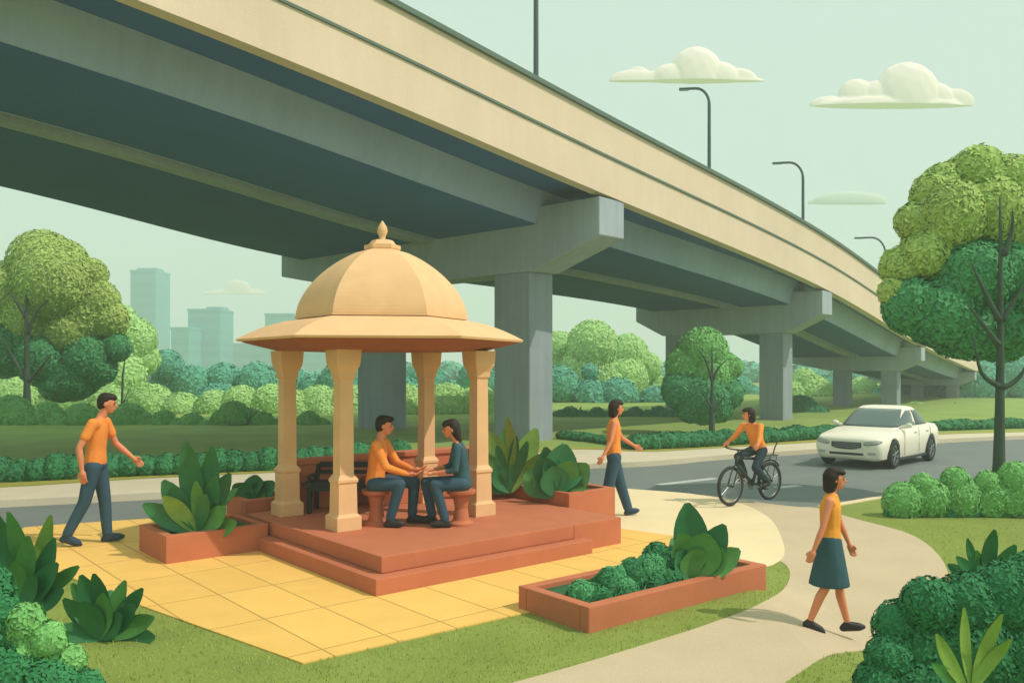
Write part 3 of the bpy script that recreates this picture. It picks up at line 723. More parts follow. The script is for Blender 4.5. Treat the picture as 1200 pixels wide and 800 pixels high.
cloud('white cloud with one high dome near the top centre of the sky', 800, 95.5, [(816, 90, 33, 36), (745, 96, 33, 15), (748, 92, 15, 15), (775, 96, 35, 14), (862, 93, 26, 14), (812, 96, 88, 11), (788, 93, 26, 19), (844, 93, 24, 21)])
cloud('largest white cloud, above the right-hand tree', 800, 124.5, [(1063, 115, 41, 43), (1004, 116, 24, 24), (975, 124, 28, 12), (1115, 119, 28, 16), (1042, 125, 92, 14), (1028, 118, 26, 24), (1096, 119, 24, 23)])
cloud('small white cloud low above the skyline left of the dome', 900, 344.5, [(278, 342, 18, 15), (273, 345, 38, 7), (300, 344, 12, 6)])
M['thin'] = mat('thin cloud', (0.60, 0.66, 0.58, 1), 1.0, 0.02, 0.02, 0.0, 1, 0, spec=0.0)
cloud('thin faint cloud streak below the largest cloud', 1100, 239, [(995, 236, 44, 12), (975, 238, 30, 9), (1022, 238, 18, 12)], m=M['thin'])

# ------------------------------------------------------------------ platform, planters, walls
def AB(a, b, z=0.0): return O + A * a + B * b + Vector((0, 0, z))
def abbox(bm, a0, a1, b0, b1, z0, z1, bev=0.012):
    Mx = Matrix(((B.x, A.x, 0, O.x), (B.y, A.y, 0, O.y), (0, 0, 1, 0), (0, 0, 0, 1)))
    box(bm, ((b0 + b1) / 2, (a0 + a1) / 2, (z0 + z1) / 2), (b1 - b0, a1 - a0, z1 - z0), Mx, bev)
PT = 0.34
plat = empty('platform', AB(0, 0), 0, 'terracotta two-step platform carrying the gazebo', 'platform'); plat.location = (0, 0, 0)
bm = bmesh.new(); abbox(bm, 0, 3.3, 0, 2.95, 0, 0.17); from_bm('lower_step', bm, M['terra'], plat)
bm = bmesh.new(); abbox(bm, 0.16, 3.42, 0.16, 2.80, 0.173, PT, 0.012); from_bm('upper_step', bm, M['terra'], plat)
bm = bmesh.new(); abbox(bm, 0.16, 3.42, 2.802, 3.62, 0.0, PT - 0.002); from_bm('end_block', bm, M['terra'], plat)
def planter(label, a0, a1, b0, b1, h, rim=0.10, z0=-0.02):
    root = empty('planter', (0, 0, 0), 0, label, 'planter', 'terracotta planters round the platform')
    bm = bmesh.new()
    abbox(bm, a0, a0 + rim, b0, b1, z0, h); abbox(bm, a1 - rim, a1, b0, b1, z0, h)
    abbox(bm, a0 + rim + 0.002, a1 - rim - 0.002, b0, b0 + rim, z0, h); abbox(bm, a0 + rim + 0.002, a1 - rim - 0.002, b1 - rim, b1, z0, h)
    from_bm('wall', bm, M['terra'], root)
    bm = bmesh.new(); abbox(bm, a0 + rim + 0.002, a1 - rim - 0.002, b0 + rim + 0.002, b1 - rim - 0.002, 0, h - 0.05, 0)
    from_bm('soil', bm, M['soil'], root); return root
planter('terracotta planter at the left end of the steps holding a broad-leaved plant', 2.66, 3.62, -1.08, 0.12, 0.32)
planter('terracotta planter at the back left of the platform holding three rounded leaves', 3.44, 4.05, 0.16, 1.55, 0.50)
planter('terracotta planter at the back right of the platform holding a spiky plant', 1.12, 2.75, 3.65, 4.55, 0.52)
# free-standing front planter
FO = Vector((*P(690, 742), 0)); fd = (Vector((*P(893, 687, 1e-6), 0)) - FO).normalized(); fa = Vector((-fd.y, fd.x, 0))
fr_root = empty('planter', (0, 0, 0), 0, 'long low terracotta planter on the lawn in front, full of shrubs', 'planter', 'terracotta planters round the platform')
FM = Matrix(((fd.x, fa.x, 0, FO.x), (fd.y, fa.y, 0, FO.y), (0, 0, 1, 0), (0, 0, 0, 1)))
FLn, FW, FH, FR = 2.48, 0.92, 0.215, 0.11
bm = bmesh.new()
box(bm, (FLn / 2, FR / 2, FH / 2 - 0.18), (FLn, FR, FH + 0.36), FM, 0.012); box(bm, (FLn / 2, FW - FR / 2, FH / 2 - 0.18), (FLn, FR, FH + 0.36), FM, 0.012)
box(bm, (FR / 2, FW / 2, FH / 2 - 0.18), (FR, FW - 2 * FR - 0.004, FH + 0.36), FM, 0.012); box(bm, (FLn - FR / 2, FW / 2, FH / 2 - 0.18), (FR, FW - 2 * FR - 0.004, FH + 0.36), FM, 0.012)
from_bm('wall', bm, M['terra'], fr_root)
bm = bmesh.new(); box(bm, (FLn / 2, FW / 2, FH / 2 - 0.03), (FLn - 2 * FR - 0.004, FW - 2 * FR - 0.004, FH - 0.03), FM); from_bm('soil', bm, M['soil'], fr_root)
# back wall with a seat ledge
bw = empty('garden_wall', (0, 0, 0), 0, 'low terracotta wall with coping round the back of the gazebo', 'wall')
bm = bmesh.new(); abbox(bm, 3.16, 3.36, 0.75, 3.62, PT, 0.93); abbox(bm, 2.45, 3.158, 3.40, 3.60, PT, 0.93); from_bm('wall', bm, M['terra'], bw)
bm = bmesh.new(); abbox(bm, 3.13, 3.39, 0.70, 3.65, 0.932, 1.0); abbox(bm, 2.41, 3.128, 3.37, 3.63, 0.932, 1.0); from_bm('coping', bm, M['terra'], bw)
bm = bmesh.new(); abbox(bm, 2.78, 3.158, 1.7, 3.398, PT, 0.72); abbox(bm, 2.50, 2.778, 3.05, 3.398, PT, 0.72); from_bm('seat_ledge', bm, M['terra'], bw)

# ------------------------------------------------------------------ gazebo
GC = Vector((-1.64, 10.8, 0))
gz = empty('gazebo', (GC.x, GC.y, PT), 0, 'golden sandstone gazebo with a faceted dome, wide eave and four columns', 'gazebo')
def hexa(r, z, ph=-23.0):
    return [Vector((r * math.sin(R(ph + 60 * k)), -r * math.cos(R(ph + 60 * k)), z - PT)) for k in range(6)]
def hexloft(prof, name, m, parent, capb=True, capt=True, n_in=1):
    bm = bmesh.new(); rings = [[bm.verts.new(p) for p in hexa(r, z)] for r, z in prof]
    for a, b in zip(rings, rings[1:]):
        for k in range(6): bm.faces.new((a[k], a[(k + 1) % 6], b[(k + 1) % 6], b[k]))
    if capb: bm.faces.new(rings[0][::-1])
    if capt: bm.faces.new(rings[-1])
    return from_bm(name, bm, m, parent)
prof = []
for i in range(19):
    t = i / 18; prof.append((0.16 + 0.915 * (1 - t ** 1.75) ** 0.72, 2.83 + 0.86 * t))
dome = hexloft(prof, 'dome', M['sand'], gz)
# smooth each facet along its height but keep the ribs crisp
for p in dome.data.polygons: p.use_smooth = False
hexloft([(1.03, 2.76), (1.03, 2.80), (1.09, 2.803), (1.09, 2.828)], 'drum', M['sand'], gz)
ev = []
for i in range(9):
    t = i / 8; ev.append((1.80 - 0.70 * t, 2.545 + 0.245 * (t ** 1.0) + 0.035 * math.sin(math.pi * t)))
hexloft([(1.50, 2.50), (1.79, 2.520)] + ev, 'eave', M['sand'], gz)
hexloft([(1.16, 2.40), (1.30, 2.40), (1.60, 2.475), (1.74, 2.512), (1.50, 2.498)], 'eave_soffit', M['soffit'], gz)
hexloft([(0.21, 3.66), (0.23, 3.69), (0.23, 3.735), (0.17, 3.75), (0.13, 3.80)], 'collar', M['sand'], gz)
bm = bmesh.new(); lathe(bm, [(0.06, 3.79 - PT), (0.035, 3.82 - PT), (0.045, 3.86 - PT), (0.068, 3.91 - PT), (0.055, 3.97 - PT), (0.025, 4.02 - PT), (0.004, 4.05 - PT)], 14)
from_bm('finial', bm, M['sand'], gz, True)
def sqloft(prof, c, name, parent, rot, ch=0.0):
    bm = bmesh.new(); rings = []
    for s, z in prof:
        h = s / 2; k = ch * s
        pts = [(-h + k, -h), (h - k, -h), (h, -h + k), (h, h - k), (h - k, h), (-h + k, h), (-h, h - k), (-h, -h + k)] if ch else [(-h, -h), (h, -h), (h, h), (-h, h)]
        rings.append([bm.verts.new((c[0] + x * math.cos(rot) - y * math.sin(rot), c[1] + x * math.sin(rot) + y * math.cos(rot), z)) for x, y in pts])
    k = len(rings[0])
    for a, b in zip(rings, rings[1:]):
        for j in range(k): bm.faces.new((a[j], a[(j + 1) % k], b[(j + 1) % k], b[j]))
    bm.faces.new(rings[0][::-1]); bm.faces.new(rings[-1])
    return from_bm(name, bm, M['sand'], parent)
crot = R(38)
for (x, y) in ((-2.84, 10.78), (-1.94, 9.82), (-0.42, 10.78), (-1.19, 11.85)):
    c = (x - GC.x, y - GC.y)
    colm = sqloft([(0.27, 0.0), (0.27, 0.165), (0.235, 0.185), (0.225, 0.53), (0.25, 0.545), (0.25, 0.575), (0.175, 0.63), (0.165, 1.72)], c, 'column', gz, crot)
    sqloft([(0.168, 1.715), (0.205, 1.735), (0.215, 1.80), (0.285, 1.88), (0.30, 1.93), (0.315, 2.062)], c, 'capital', colm, crot, 0.03)
    sqloft([(0.305, 0.001), (0.305, 0.15), (0.28, 0.163)], c, 'plinth', colm, crot)

# bench
bn = empty('park_bench', (-2.15, 11.0, PT), R(-4), 'black wooden bench standing under the gazebo behind the front left column', 'bench')
for x in (-0.42, 0.42):
    bm = bmesh.new(); box(bm, (x, -0.17, 0.19), (0.06, 0.06, 0.38), None, 0.006); from_bm('leg', bm, M['bench'], bn)
    bm = bmesh.new(); tube(bm, [(x, 0.16, 0), (x, 0.16, 0.36), (x, 0.22, 0.60)], 0.03, 8); from_bm('leg', bm, M['bench'], bn)
    bm = bmesh.new(); box(bm, (x, -0.02, 0.47), (0.05, 0.36, 0.03), None, 0.005); box(bm, (x, -0.17, 0.42), (0.035, 0.035, 0.09)); from_bm('armrest', bm, M['bench'], bn)
bm = bmesh.new()
for k in range(4): box(bm, (0, -0.16 + k * 0.105, 0.37), (1.02, 0.09, 0.035), None, 0.005)
box(bm, (0, -0.19, 0.325), (0.9, 0.03, 0.07)); from_bm('seat', bm, M['bench'], bn)
bm = bmesh.new(); box(bm, (0, 0.20, 0.585), (1.02, 0.03, 0.075), None, 0.005); box(bm, (0, 0.19, 0.49), (1.02, 0.03, 0.05), None, 0.005); from_bm('backrest', bm, M['bench'], bn)

# stools of the seated pair
for x, y, lab in ((-1.60, 10.08, 'terracotta stone stool under the seated man in orange'), (-0.60, 10.08, 'terracotta stone stool under the seated woman in teal')):
    bm = bmesh.new(); lathe(bm, [(0.15, 0), (0.15, 0.03), (0.10, 0.06), (0.075, 0.2), (0.10, 0.34), (0.17, 0.375), (0.175, 0.41), (0.165, 0.416)], 24)
    o = from_bm('stool', bm, M['terra']); o.location = (x, y, PT); o.rotation_euler.z = R(8); tag(o, lab, 'stool', 'stone stools in the gazebo')

# ------------------------------------------------------------------ broad-leaved plants
def leaf_mesh(bm, base, tip, w, mi, bend=0.12, fold=0.18, face=Vector((0, -1, 0)), tipr=0.75, n=9):
    """one lens shaped leaf from base to tip; tipr moves the widest point towards the tip"""
    base, tip = Vector(base), Vector(tip); ax = tip - base; Ln = ax.length; a = ax.normalized()
    side = a.cross(face).normalized(); nrm = side.cross(a).normalized()
    if nrm.dot(face) < 0: nrm = -nrm
    rows = []
    for i in range(n + 1):
        t = i / n
        ww = w * 0.5 * (math.sin(math.pi * min(t, 0.985) ** (1 / tipr if tipr < 1 else 1)) ** 0.62 if t > 0 else 0.0)
        ww = max(ww, w * 0.06 if t < 0.5 else 0.0)
        c = base + ax * t + nrm * (-bend * Ln * math.sin(math.pi * t * 0.9) ) + nrm * bend * Ln * t
        row = []
        for k in (-1, -0.5, 0, 0.5, 1):
            row.append(c + side * (ww * k) + nrm * (fold * ww * abs(k)) )
        rows.append(row)
    th = 0.0025
    for sgn in (1, -1):
        vr = [[bm.verts.new(p + nrm * th * sgn) for p in r] for r in rows]
        for r0, r1 in zip(vr, vr[1:]):
            for k in range(4):
                f = bm.faces.new((r0[k], r0[k + 1], r1[k + 1], r1[k])); f.material_index = mi; f.smooth = True
PM = [M['pl_dark'], M['pl_mid'], M['pl_light']]
def plant(name, label, base_px, D, leaves, group=None, zbase=None, depth=0.35, stem=0.0, extra=0):
    """leaves: (tip_px, tip_py, width_px, tone[, tipr]); each leaf gets its own depth and a partner at the back"""
    bp = at(base_px[0], base_px[1], D)
    if zbase is not None: bp.z = zbase
    bm = bmesh.new(); org = bp.copy()
    n = len(leaves)
    for i, lf in enumerate(leaves):
        tp = at(lf[0], lf[1], D) - org; w = lf[2] / 1000 * D; L = tp.length
        dy = rs.uniform(-1, 1) * depth * L if len(lf) < 6 else lf[5] * L
        tp.y = dy; f = Vector((rs.uniform(-0.35, 0.35), -1, rs.uniform(0.0, 0.5))).normalized()
        leaf_mesh(bm, (rs.uniform(-0.01, 0.01), dy * 0.05, 0), tp, w, lf[3], bend=rs.uniform(0.05, 0.16), face=f, tipr=lf[4] if len(lf) > 4 else 0.8)
    for i in range(extra):
        a = rs.uniform(0, 2 * math.pi); lf = leaves[i % n]; tp = at(lf[0], lf[1], D) - org; L = tp.length * rs.uniform(0.6, 0.9)
        el = rs.uniform(0.5, 1.2); d = Vector((math.cos(a) * math.cos(el), abs(math.sin(a)) * math.cos(el), math.sin(el))) * L
        leaf_mesh(bm, (0, 0.02, 0), d, lf[2] / 1000 * D * 0.9, rs.randint(0, 2), bend=0.12, face=Vector((math.cos(a), -math.sin(a) if a > math.pi else -0.3, 0.7)).normalized())
    if stem:
        tube(bm, [(0, 0, -stem), (0, 0, 0.02)], [0.03, 0.02], 8)
        for i in range(12):     # lower leaves clothing the stem
            a = i * 2.4; el = rs.uniform(0.5, 1.0); L = stem * rs.uniform(0.45, 0.6); z0 = -stem * (0.95 - 0.05 * i)
            d = Vector((math.cos(a) * math.cos(el), math.sin(a) * math.cos(el), math.sin(el))) * L
            leaf_mesh(bm, (0, 0, z0), Vector((0, 0, z0)) + d, L * 0.3, i % 2, bend=0.12, face=Vector((-math.cos(a) * 0.3, -math.sin(a) * 0.3, 1)).normalized())
    o = from_bm(name, bm, PM, None, False, recalc=False)
    o.location = org; return tag(o, label, 'plant', group)
def seg(D, **k): pass
GP = 'broad-leaved plants in the planters'
plant('broad_leaf_plant', 'tall broad-leaved plant in the planter at the left end of the steps', (232, 622), 9.95,
      [(217, 517, 27, 0, .85, .02), (246, 524, 24, 0, .85, .15), (195, 561, 26, 0, .8, -.15), (258, 556, 22, 0, .8, -.1), (174, 588, 24, 0, .8, -.2), (199, 577, 22, 2, .8, -.28), (270, 592, 24, 1, .8, -.2),
       (248, 575, 16, 0, .7, -.3), (282, 612, 22, 1, .8, -.1), (226, 565, 20, 1, .8, .2), (185, 606, 20, 0, .8, .1), (236, 560, 16, 1, .8, -.2), (264, 612, 20, 0, .8, .1)], GP, zbase=0.25, extra=8)
plant('rounded_leaf_plant', 'three rounded dark leaves in the planter at the back left of the platform', (296, 600), 11.3,
      [(276, 566, 24, 0, .95), (298, 557, 27, 0, .95), (320, 565, 22, 0, .95), (284, 578, 20, 1, .9), (310, 576, 20, 1, .9), (265, 580, 18, 1, .9)], GP, zbase=0.42, extra=5)
plant('spiky_plant', 'spiky bright plant in the planter at the back right of the platform', (598, 578), 12.0,
      [(598, 487, 13, 2, .6, -.1), (573, 506, 28, 2, .9, .15), (628, 503, 30, 2, .95, .2), (566, 530, 20, 1, .7, -.05), (582, 520, 12, 0, .6, -.2), (618, 515, 12, 0, .6, -.2), (604, 510, 12, 0, .6, .0), (580, 545, 26, 0, .9, -.2),
       (560, 552, 26, 0, .9, 0), (612, 540, 22, 1, .9, .1), (590, 505, 18, 1, .7, .2), (636, 530, 16, 2, .7, .0)], GP, zbase=0.44, extra=6)
plant('rounded_leaf_plant', 'wide rounded dark shrub leaves at the right end of the back right planter', (650, 582), 11.6,
      [(662, 521, 42, 0, .95, .15), (690, 545, 36, 1, .95, .05), (635, 535, 34, 0, .9, .1), (648, 545, 36, 0, .95, -.15), (672, 540, 34, 1, .95, .0), (626, 560, 28, 0, .9, -.1), (684, 568, 20, 0, .9, 0), (640, 525, 26, 0, .9, .2)], GP, zbase=0.44, extra=4)
# shrubs of the front planter
def fp(s, w, z): return FM @ Vector((s, w, z))
fb = [(0.38, .22, .115, 0), (0.52, .32, .10, 1), (0.62, .30, .10, 1), (0.74, .26, .135, 0), (0.86, .35, .10, 1), (0.98, .30, .13, 1), (1.10, .30, .12, 1), (1.22, .38, .17, 0), (1.34, .28, .13, 1), (1.48, .34, .15, 1)]
lob = []
for s, w, r, mi in fb:
    p = fp(s + 0.12, w + 0.06, FH + r * 0.5); lob.append((p.x - FO.x, p.y - FO.y, p.z, r * 0.95, r * 0.95, r * 1.25, mi))
for s in np.linspace(0.3, 2.0, 16):
    p = fp(s, 0.3 + 0.12 * rs.rand(), FH - 0.02); lob.append((p.x - FO.x, p.y - FO.y, p.z, 0.15, 0.14, 0.09 + 0.07 * rs.rand(), rs.randint(0, 2)))
o = foliage('planter_shrub', lob, 0.022, 0.9, [M['lf_deep'], M['lf_dark']]); o.location = (FO.x, FO.y, 0); tag(o, 'row of low rounded shrubs filling the long front planter', 'bush')
plant('big_leaf_plant', 'tall plant with one large upright leaf in the long front planter', (816, 672), 8.15,
      [(806, 590, 42, 0, 1.0, .1), (850, 615, 34, 0, .95, .05), (795, 622, 36, 1, .95, -.1), (826, 622, 46, 1, .95, -.15), (868, 645, 30, 1, .9, .1), (846, 640, 34, 1, .9, -.15), (790, 645, 34, 0, .9, -.15), (812, 640, 40, 1, .95, -.2), (836, 655, 30, 0, .9, -.1)], GP, zbase=0.18, extra=6)

# right-hand bush bed, foreground bushes
bush('flower_bed_bush', 'wide olive bush with a dark skirt beside the road at the right', 12.6,
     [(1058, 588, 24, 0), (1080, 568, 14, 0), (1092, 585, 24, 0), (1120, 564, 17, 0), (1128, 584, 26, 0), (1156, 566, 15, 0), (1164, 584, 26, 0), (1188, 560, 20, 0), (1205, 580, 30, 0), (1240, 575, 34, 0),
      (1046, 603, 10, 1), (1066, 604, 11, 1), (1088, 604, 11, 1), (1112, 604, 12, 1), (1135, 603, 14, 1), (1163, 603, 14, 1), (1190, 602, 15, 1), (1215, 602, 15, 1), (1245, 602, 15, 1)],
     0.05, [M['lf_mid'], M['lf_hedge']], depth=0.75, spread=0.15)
bush('foreground_bush', 'large dark scalloped bush in the bottom right corner', 5.3,
     [(1085, 708, 34), (1060, 738, 34), (1135, 715, 46), (1180, 700, 46), (1215, 690, 50), (1040, 768, 30), (1085, 760, 50), (1140, 765, 60), (1200, 760, 60), (1030, 800, 34), (1080, 820, 60), (1150, 840, 70), (1220, 830, 60)],
     0.030, [M['lf_deep']], base=-0.22, depth=0.8, spread=0.3)
plant('agave', 'narrow-leaved green plant rising behind the bottom right bush', (1160, 690), 6.3,
      [(1160, 618, 18, 0, .8, -.05), (1116, 650, 15, 0, .75, -.1), (1130, 630, 12, 0, .7, 0), (1187, 637, 20, 0, .88, -.05), (1145, 645, 12, 1, .75, .1), (1172, 650, 15, 1, .8, -.15), (1202, 655, 16, 0, .85, .1), (1140, 660, 14, 0, .8, -.2)], zbase=None, stem=0.65, extra=4)
plant('agave', 'light green paddle leaves in front of the bottom right bush', (1136, 812), 4.3,
      [(1124, 709, 15, 2, .8, -.05), (1165, 714, 18, 2, .85, -.1), (1090, 738, 17, 2, .85, -.1), (1175, 742, 16, 2, .85, -.15), (1086, 772, 15, 1, .85, -.1)], stem=0.5, extra=0)
bush('foreground_bush', 'large two-tone leafy bush in the bottom left corner', 5.1,
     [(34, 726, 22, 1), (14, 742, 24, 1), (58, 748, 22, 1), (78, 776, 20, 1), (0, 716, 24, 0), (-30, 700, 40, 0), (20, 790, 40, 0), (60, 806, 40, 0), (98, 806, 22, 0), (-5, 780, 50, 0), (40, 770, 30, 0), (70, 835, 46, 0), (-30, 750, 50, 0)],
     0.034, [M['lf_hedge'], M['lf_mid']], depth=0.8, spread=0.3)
plant('broad_leaf_plant', 'upright leafy plant rising at the left edge behind the corner bush', (18, 716), 5.9,
      [(22, 596, 26, 1, .88, -.05), (-4, 588, 22, 0, .85, 0), (58, 604, 20, 2, .85, .1), (70, 630, 26, 0, .9, .0), (74, 657, 26, 0, .9, -.1), (8, 630, 24, 0, .85, -.2), (44, 622, 22, 1, .85, -.15), (-22, 625, 26, 0, .85, .1), (52, 672, 26, 0, .9, -.2), (30, 650, 24, 1, .9, -.25), (-10, 660, 26, 0, .9, -.2), (84, 690, 26, 0, .9, -.1)], stem=0.55, extra=6)
plant('fan_leaf_plant', 'low fan-shaped plant on the lawn beside the tiled corner', (118, 752), 6.85,
      [(97, 672, 26, 0, .9, 0), (118, 667, 22, 0, .85, -.1), (145, 681, 20, 1, .9, .1), (168, 689, 20, 0, .8, .05), (165, 706, 26, 0, .9, -.1), (183, 722, 24, 1, .9, 0), (84, 684, 24, 1, .9, .1), (76, 700, 26, 0, .9, 0), (130, 690, 26, 1, .9, -.2),
       (186, 745, 26, 0, .9, -.05), (70, 735, 26, 0, .9, -.1), (105, 700, 30, 0, .9, -.25), (150, 715, 26, 0, .9, -.25)], zbase=0.02, extra=10)

# short grass blades growing over the near lawn
GB, GF = [], []; k = 0
def inpoly(x, y, poly):
    c = False; j = len(poly) - 1
    for i in range(len(poly)):
        xi, yi = poly[i][:2]; xj, yj = poly[j][:2]
        if (yi > y) != (yj > y) and x < (xj - xi) * (y - yi) / (yj - yi) + xi: c = not c
        j = i
    return c
hard = [path_poly, plaza_poly, tile_poly, [AB(-0.05, -0.05)[:2], AB(3.5, -0.05)[:2], AB(3.5, 3.7)[:2], AB(-0.05, 3.7)[:2]]]
fpl = [tuple((FM @ Vector((a, b, 0)))[:2]) for a, b in ((-0.02, -0.02), (FLn + 0.02, -0.02), (FLn + 0.02, FW + 0.02), (-0.02, FW + 0.02))]; hard.append(fpl)
nb = 0
while nb < 34000:
    d = 3.0 + 10.0 * rs.rand() ** 1.3; x = rs.uniform(-0.95, 1.05) * d; y = d
    if rs.rand() > ss(1.0 - abs(x / d), 0.0, 0.35) * ss(13.2 - d, 0.0, 2.5) * ss(d, 2.8, 4.4): continue
    if not inpoly(x, y, near_poly) or any(inpoly(x, y, q) for q in hard): continue
    nb += 1; z = g(x, y); a = rs.uniform(0, math.pi); h = rs.uniform(0.012, 0.034); w = 0.004
    dx, dy = math.cos(a) * w, math.sin(a) * w; lx, ly = rs.randn() * 0.008, rs.randn() * 0.008
    GB += [(x - dx, y - dy, z), (x + dx, y + dy, z), (x + lx, y + ly, z + h)]; GF.append((k, k + 1, k + 2)); k += 3
M['blade'] = mat('grass blade', col(150, 170, 84, 0.95), 0.8, 0.25, 2.0, 0.1, 40, 0.0)
tag(from_np('grass', np.array(GB), np.array(GF), [M['blade']]), kind='stuff')

# ------------------------------------------------------------------ people
def V3(*a): return Vector(a)
def frame_of(fwd, up=Vector((0, 0, 1))):
    f = fwd.normalized(); l = up.cross(f).normalized(); u = f.cross(l)
    return (f, l, u)                       # radii given as (forward, lateral, up)
def lerp(a, b, t): return a + (b - a) * t
def hand_groups(w, d, pn, s=1.0, curl=0.5, thumb=1):
    """palm, four unequal bent fingers and a thumb; w wrist, d direction, pn palm normal"""
    d = d.normalized(); l = pn.cross(d).normalized(); pn = d.cross(l).normalized() * 1.0
    g_ = [[(w, 0.023 * s), (w + d * 0.045 * s, (0.030 * s,) * 3)],
          [(w + d * 0.03 * s + l * 0.024 * s, 0.015 * s), (w + d * 0.03 * s - l * 0.024 * s, 0.015 * s), (w + d * 0.088 * s + l * 0.032 * s, 0.0125 * s), (w + d * 0.088 * s - l * 0.030 * s, 0.0115 * s)]]
    for k, (off, ln) in enumerate(((0.033, 0.070), (0.011, 0.080), (-0.011, 0.074), (-0.031, 0.058))):
        a = w + (d * 0.088 + l * off) * s; c = curl * (0.8 + 0.15 * k)
        d1 = (d * math.cos(c * 0.6) + pn * math.sin(c * 0.6)); d2 = (d * math.cos(c * 1.5) + pn * math.sin(c * 1.5))
        b = a + d1 * ln * 0.5 * s; e = b + d2 * ln * 0.5 * s
        g_.append([(a, 0.0105 * s), (b, 0.0095 * s)]); g_.append([(b, 0.0095 * s), (e, 0.008 * s)])
    t0 = w + (d * 0.03 + l * 0.026 * thumb) * s; t1 = t0 + (d * 0.7 + l * thumb * 0.7 + pn * 0.25).normalized() * 0.038 * s; t2 = t1 + (d * 0.9 + l * thumb * 0.2 + pn * 0.35).normalized() * 0.03 * s
    g_.append([(t0, 0.014 * s), (t1, 0.011 * s)]); g_.append([(t1, 0.011 * s), (t2, 0.009 * s)])
    return g_
def person(label, loc, rotz, s, J, shirt, shirt_m, sleeve, lower, lower_m, hair, shoe_m, bare_legs=False, hem=None, girl=False, lat=1.0):
    """J: joints in a body frame (x forward, y left, z up, feet at 0) for a 1.75 m figure"""
    root = empty('person', loc, rotz, label, 'person'); root.scale = (s, s, s)
    J = {k: Vector(v) for k, v in J.items()}
    hd = J['head']; nk = J['neck']; ch = J['chest']; pv = J['pelvis']
    look = J.get('look', V3(1, 0, -0.08)); F, L, U = frame_of(look, J.get('up', V3(0, 0, 1)))
    HF = [F, L, U]
    tl = (J['shL'] - J['shR']); tl = tl.normalized(); tu = (nk - pv).normalized(); tf = tl.cross(tu).normalized()
    TF = [tf, tl, tu]
    bl = (J['hipL'] - J['hipR']).normalized(); bf = bl.cross(V3(0, 0, 1)).normalized(); BF = [bf, bl, V3(0, 0, 1)]
    w = 0.9 if girl else 1.0
    ws = lerp(ch, pv, 0.55)
    G = []
    # head
    G.append([(hd + U * 0.022 - F * 0.012, (0.098, 0.077, 0.098), HF)])
    G.append([(hd + U * 0.0 + F * 0.022, (0.070, 0.064, 0.080), HF), (hd - U * 0.078 + F * 0.050, (0.032, 0.034, 0.028), HF), (hd - U * 0.05 - F * 0.005, (0.05, 0.058, 0.04), HF)])
    G.append([(hd + F * 0.088 + U * 0.012, 0.010), (hd + F * 0.108 - U * 0.024, (0.013, 0.014, 0.011), HF)])
    for q in (1, -1): G.append([(hd + L * 0.078 * q - U * 0.008 - F * 0.005, (0.020, 0.010, 0.032), HF)])
    G.append([(hd + F * 0.086 - U * 0.052, (0.012, 0.022, 0.010), HF)])
    # neck and trunk
    G.append([(hd - U * 0.06 - F * 0.015, 0.052 * w), (nk, 0.056 * w)])
    G.append([(nk, (0.05, 0.07, 0.04), TF), (ch, (0.095, 0.140 * w, 0.10), TF)])
    G.append([(ch, (0.095, 0.140 * w, 0.10), TF), (ws, (0.08, 0.115 * w, 0.08), TF)])
    G.append([(ws, (0.08, 0.115 * w, 0.08), TF), (pv, (0.092, 0.140, 0.09), BF)])
    aw = 0.88 if girl else 1.0
    for q in ('L', 'R'):
        sh, el, wr = J['sh' + q], J['el' + q], J['wr' + q]
        G.append([(lerp(ch, sh, 0.5) + tu * 0.05, 0.06 * aw), (sh, 0.052 * aw)])
        m1 = lerp(sh, el, 0.45)
        G.append([(sh, 0.052 * aw), (m1, 0.046 * aw)]); G.append([(m1, 0.046 * aw), (el, 0.037 * aw)])
        m2 = lerp(el, wr, 0.35); G.append([(el, 0.037 * aw), (m2, 0.038 * aw)]); G.append([(m2, 0.038 * aw), (wr, 0.025 * aw)])
        hdn = J.get('hand' + q, wr - el); pn = J.get('palm' + q, -tl if q == 'L' else tl)
        if abs(pn.normalized().dot(hdn.normalized())) > 0.9: pn = tf
        G += hand_groups(wr, hdn, pn, 1.05 * aw, J.get('curl', V3(0.5, 0, 0)).x, 1 if (q == 'R') == (pn.dot(-tl) < 0) else -1)
        hp, kn, an = J['hip' + q], J['kn' + q], J['an' + q]; lw = 0.95 if girl else 1.0
        m = lerp(hp, kn, 0.4); G.append([(hp, 0.078 * lw), (m, 0.070 * lw)]); G.append([(m, 0.070 * lw), (kn, 0.050 * lw)])
        m = lerp(kn, an, 0.3); G.append([(kn, 0.050 * lw), (m - bf * 0.012, 0.052 * lw)]); G.append([(m - bf * 0.012, 0.052 * lw), (an, 0.034 * lw)])
        G.append([(hp, 0.078 * lw), (pv, (0.09, 0.12, 0.08), BF)])
        toe = J['toe' + q]; G.append([(an - V3(0, 0, 0.01), 0.030), (lerp(an, toe, 0.5) + V3(0, 0, 0.012), 0.018)])
    me = hull_blob(G, 0.0095, 3, name='body'); body = mobj('body', me, M['skin'], root, True)
    # face
    for q in (1, -1):
        bm = bmesh.new(); bmesh.ops.create_uvsphere(bm, u_segments=10, v_segments=8, radius=1)
        for v in bm.verts:
            c = v.co; v.co = hd + F * (0.0835 + 0.009 * c.x) + L * (0.031 * q + 0.012 * c.y) + U * (0.006 + 0.0065 * c.z)
        from_bm('eye', bm, M['eye'], body, True)
        bm = bmesh.new(); bmesh.ops.create_uvsphere(bm, u_segments=10, v_segments=8, radius=1)
        for v in bm.verts:
            c = v.co; v.co = hd + F * (0.086 + 0.009 * c.x) + L * (0.032 * q + 0.018 * c.y) + U * (0.028 + 0.004 * c.z + 0.003 * (1 - c.y * c.y))
        from_bm('eyebrow', bm, M['hair'], body, True)
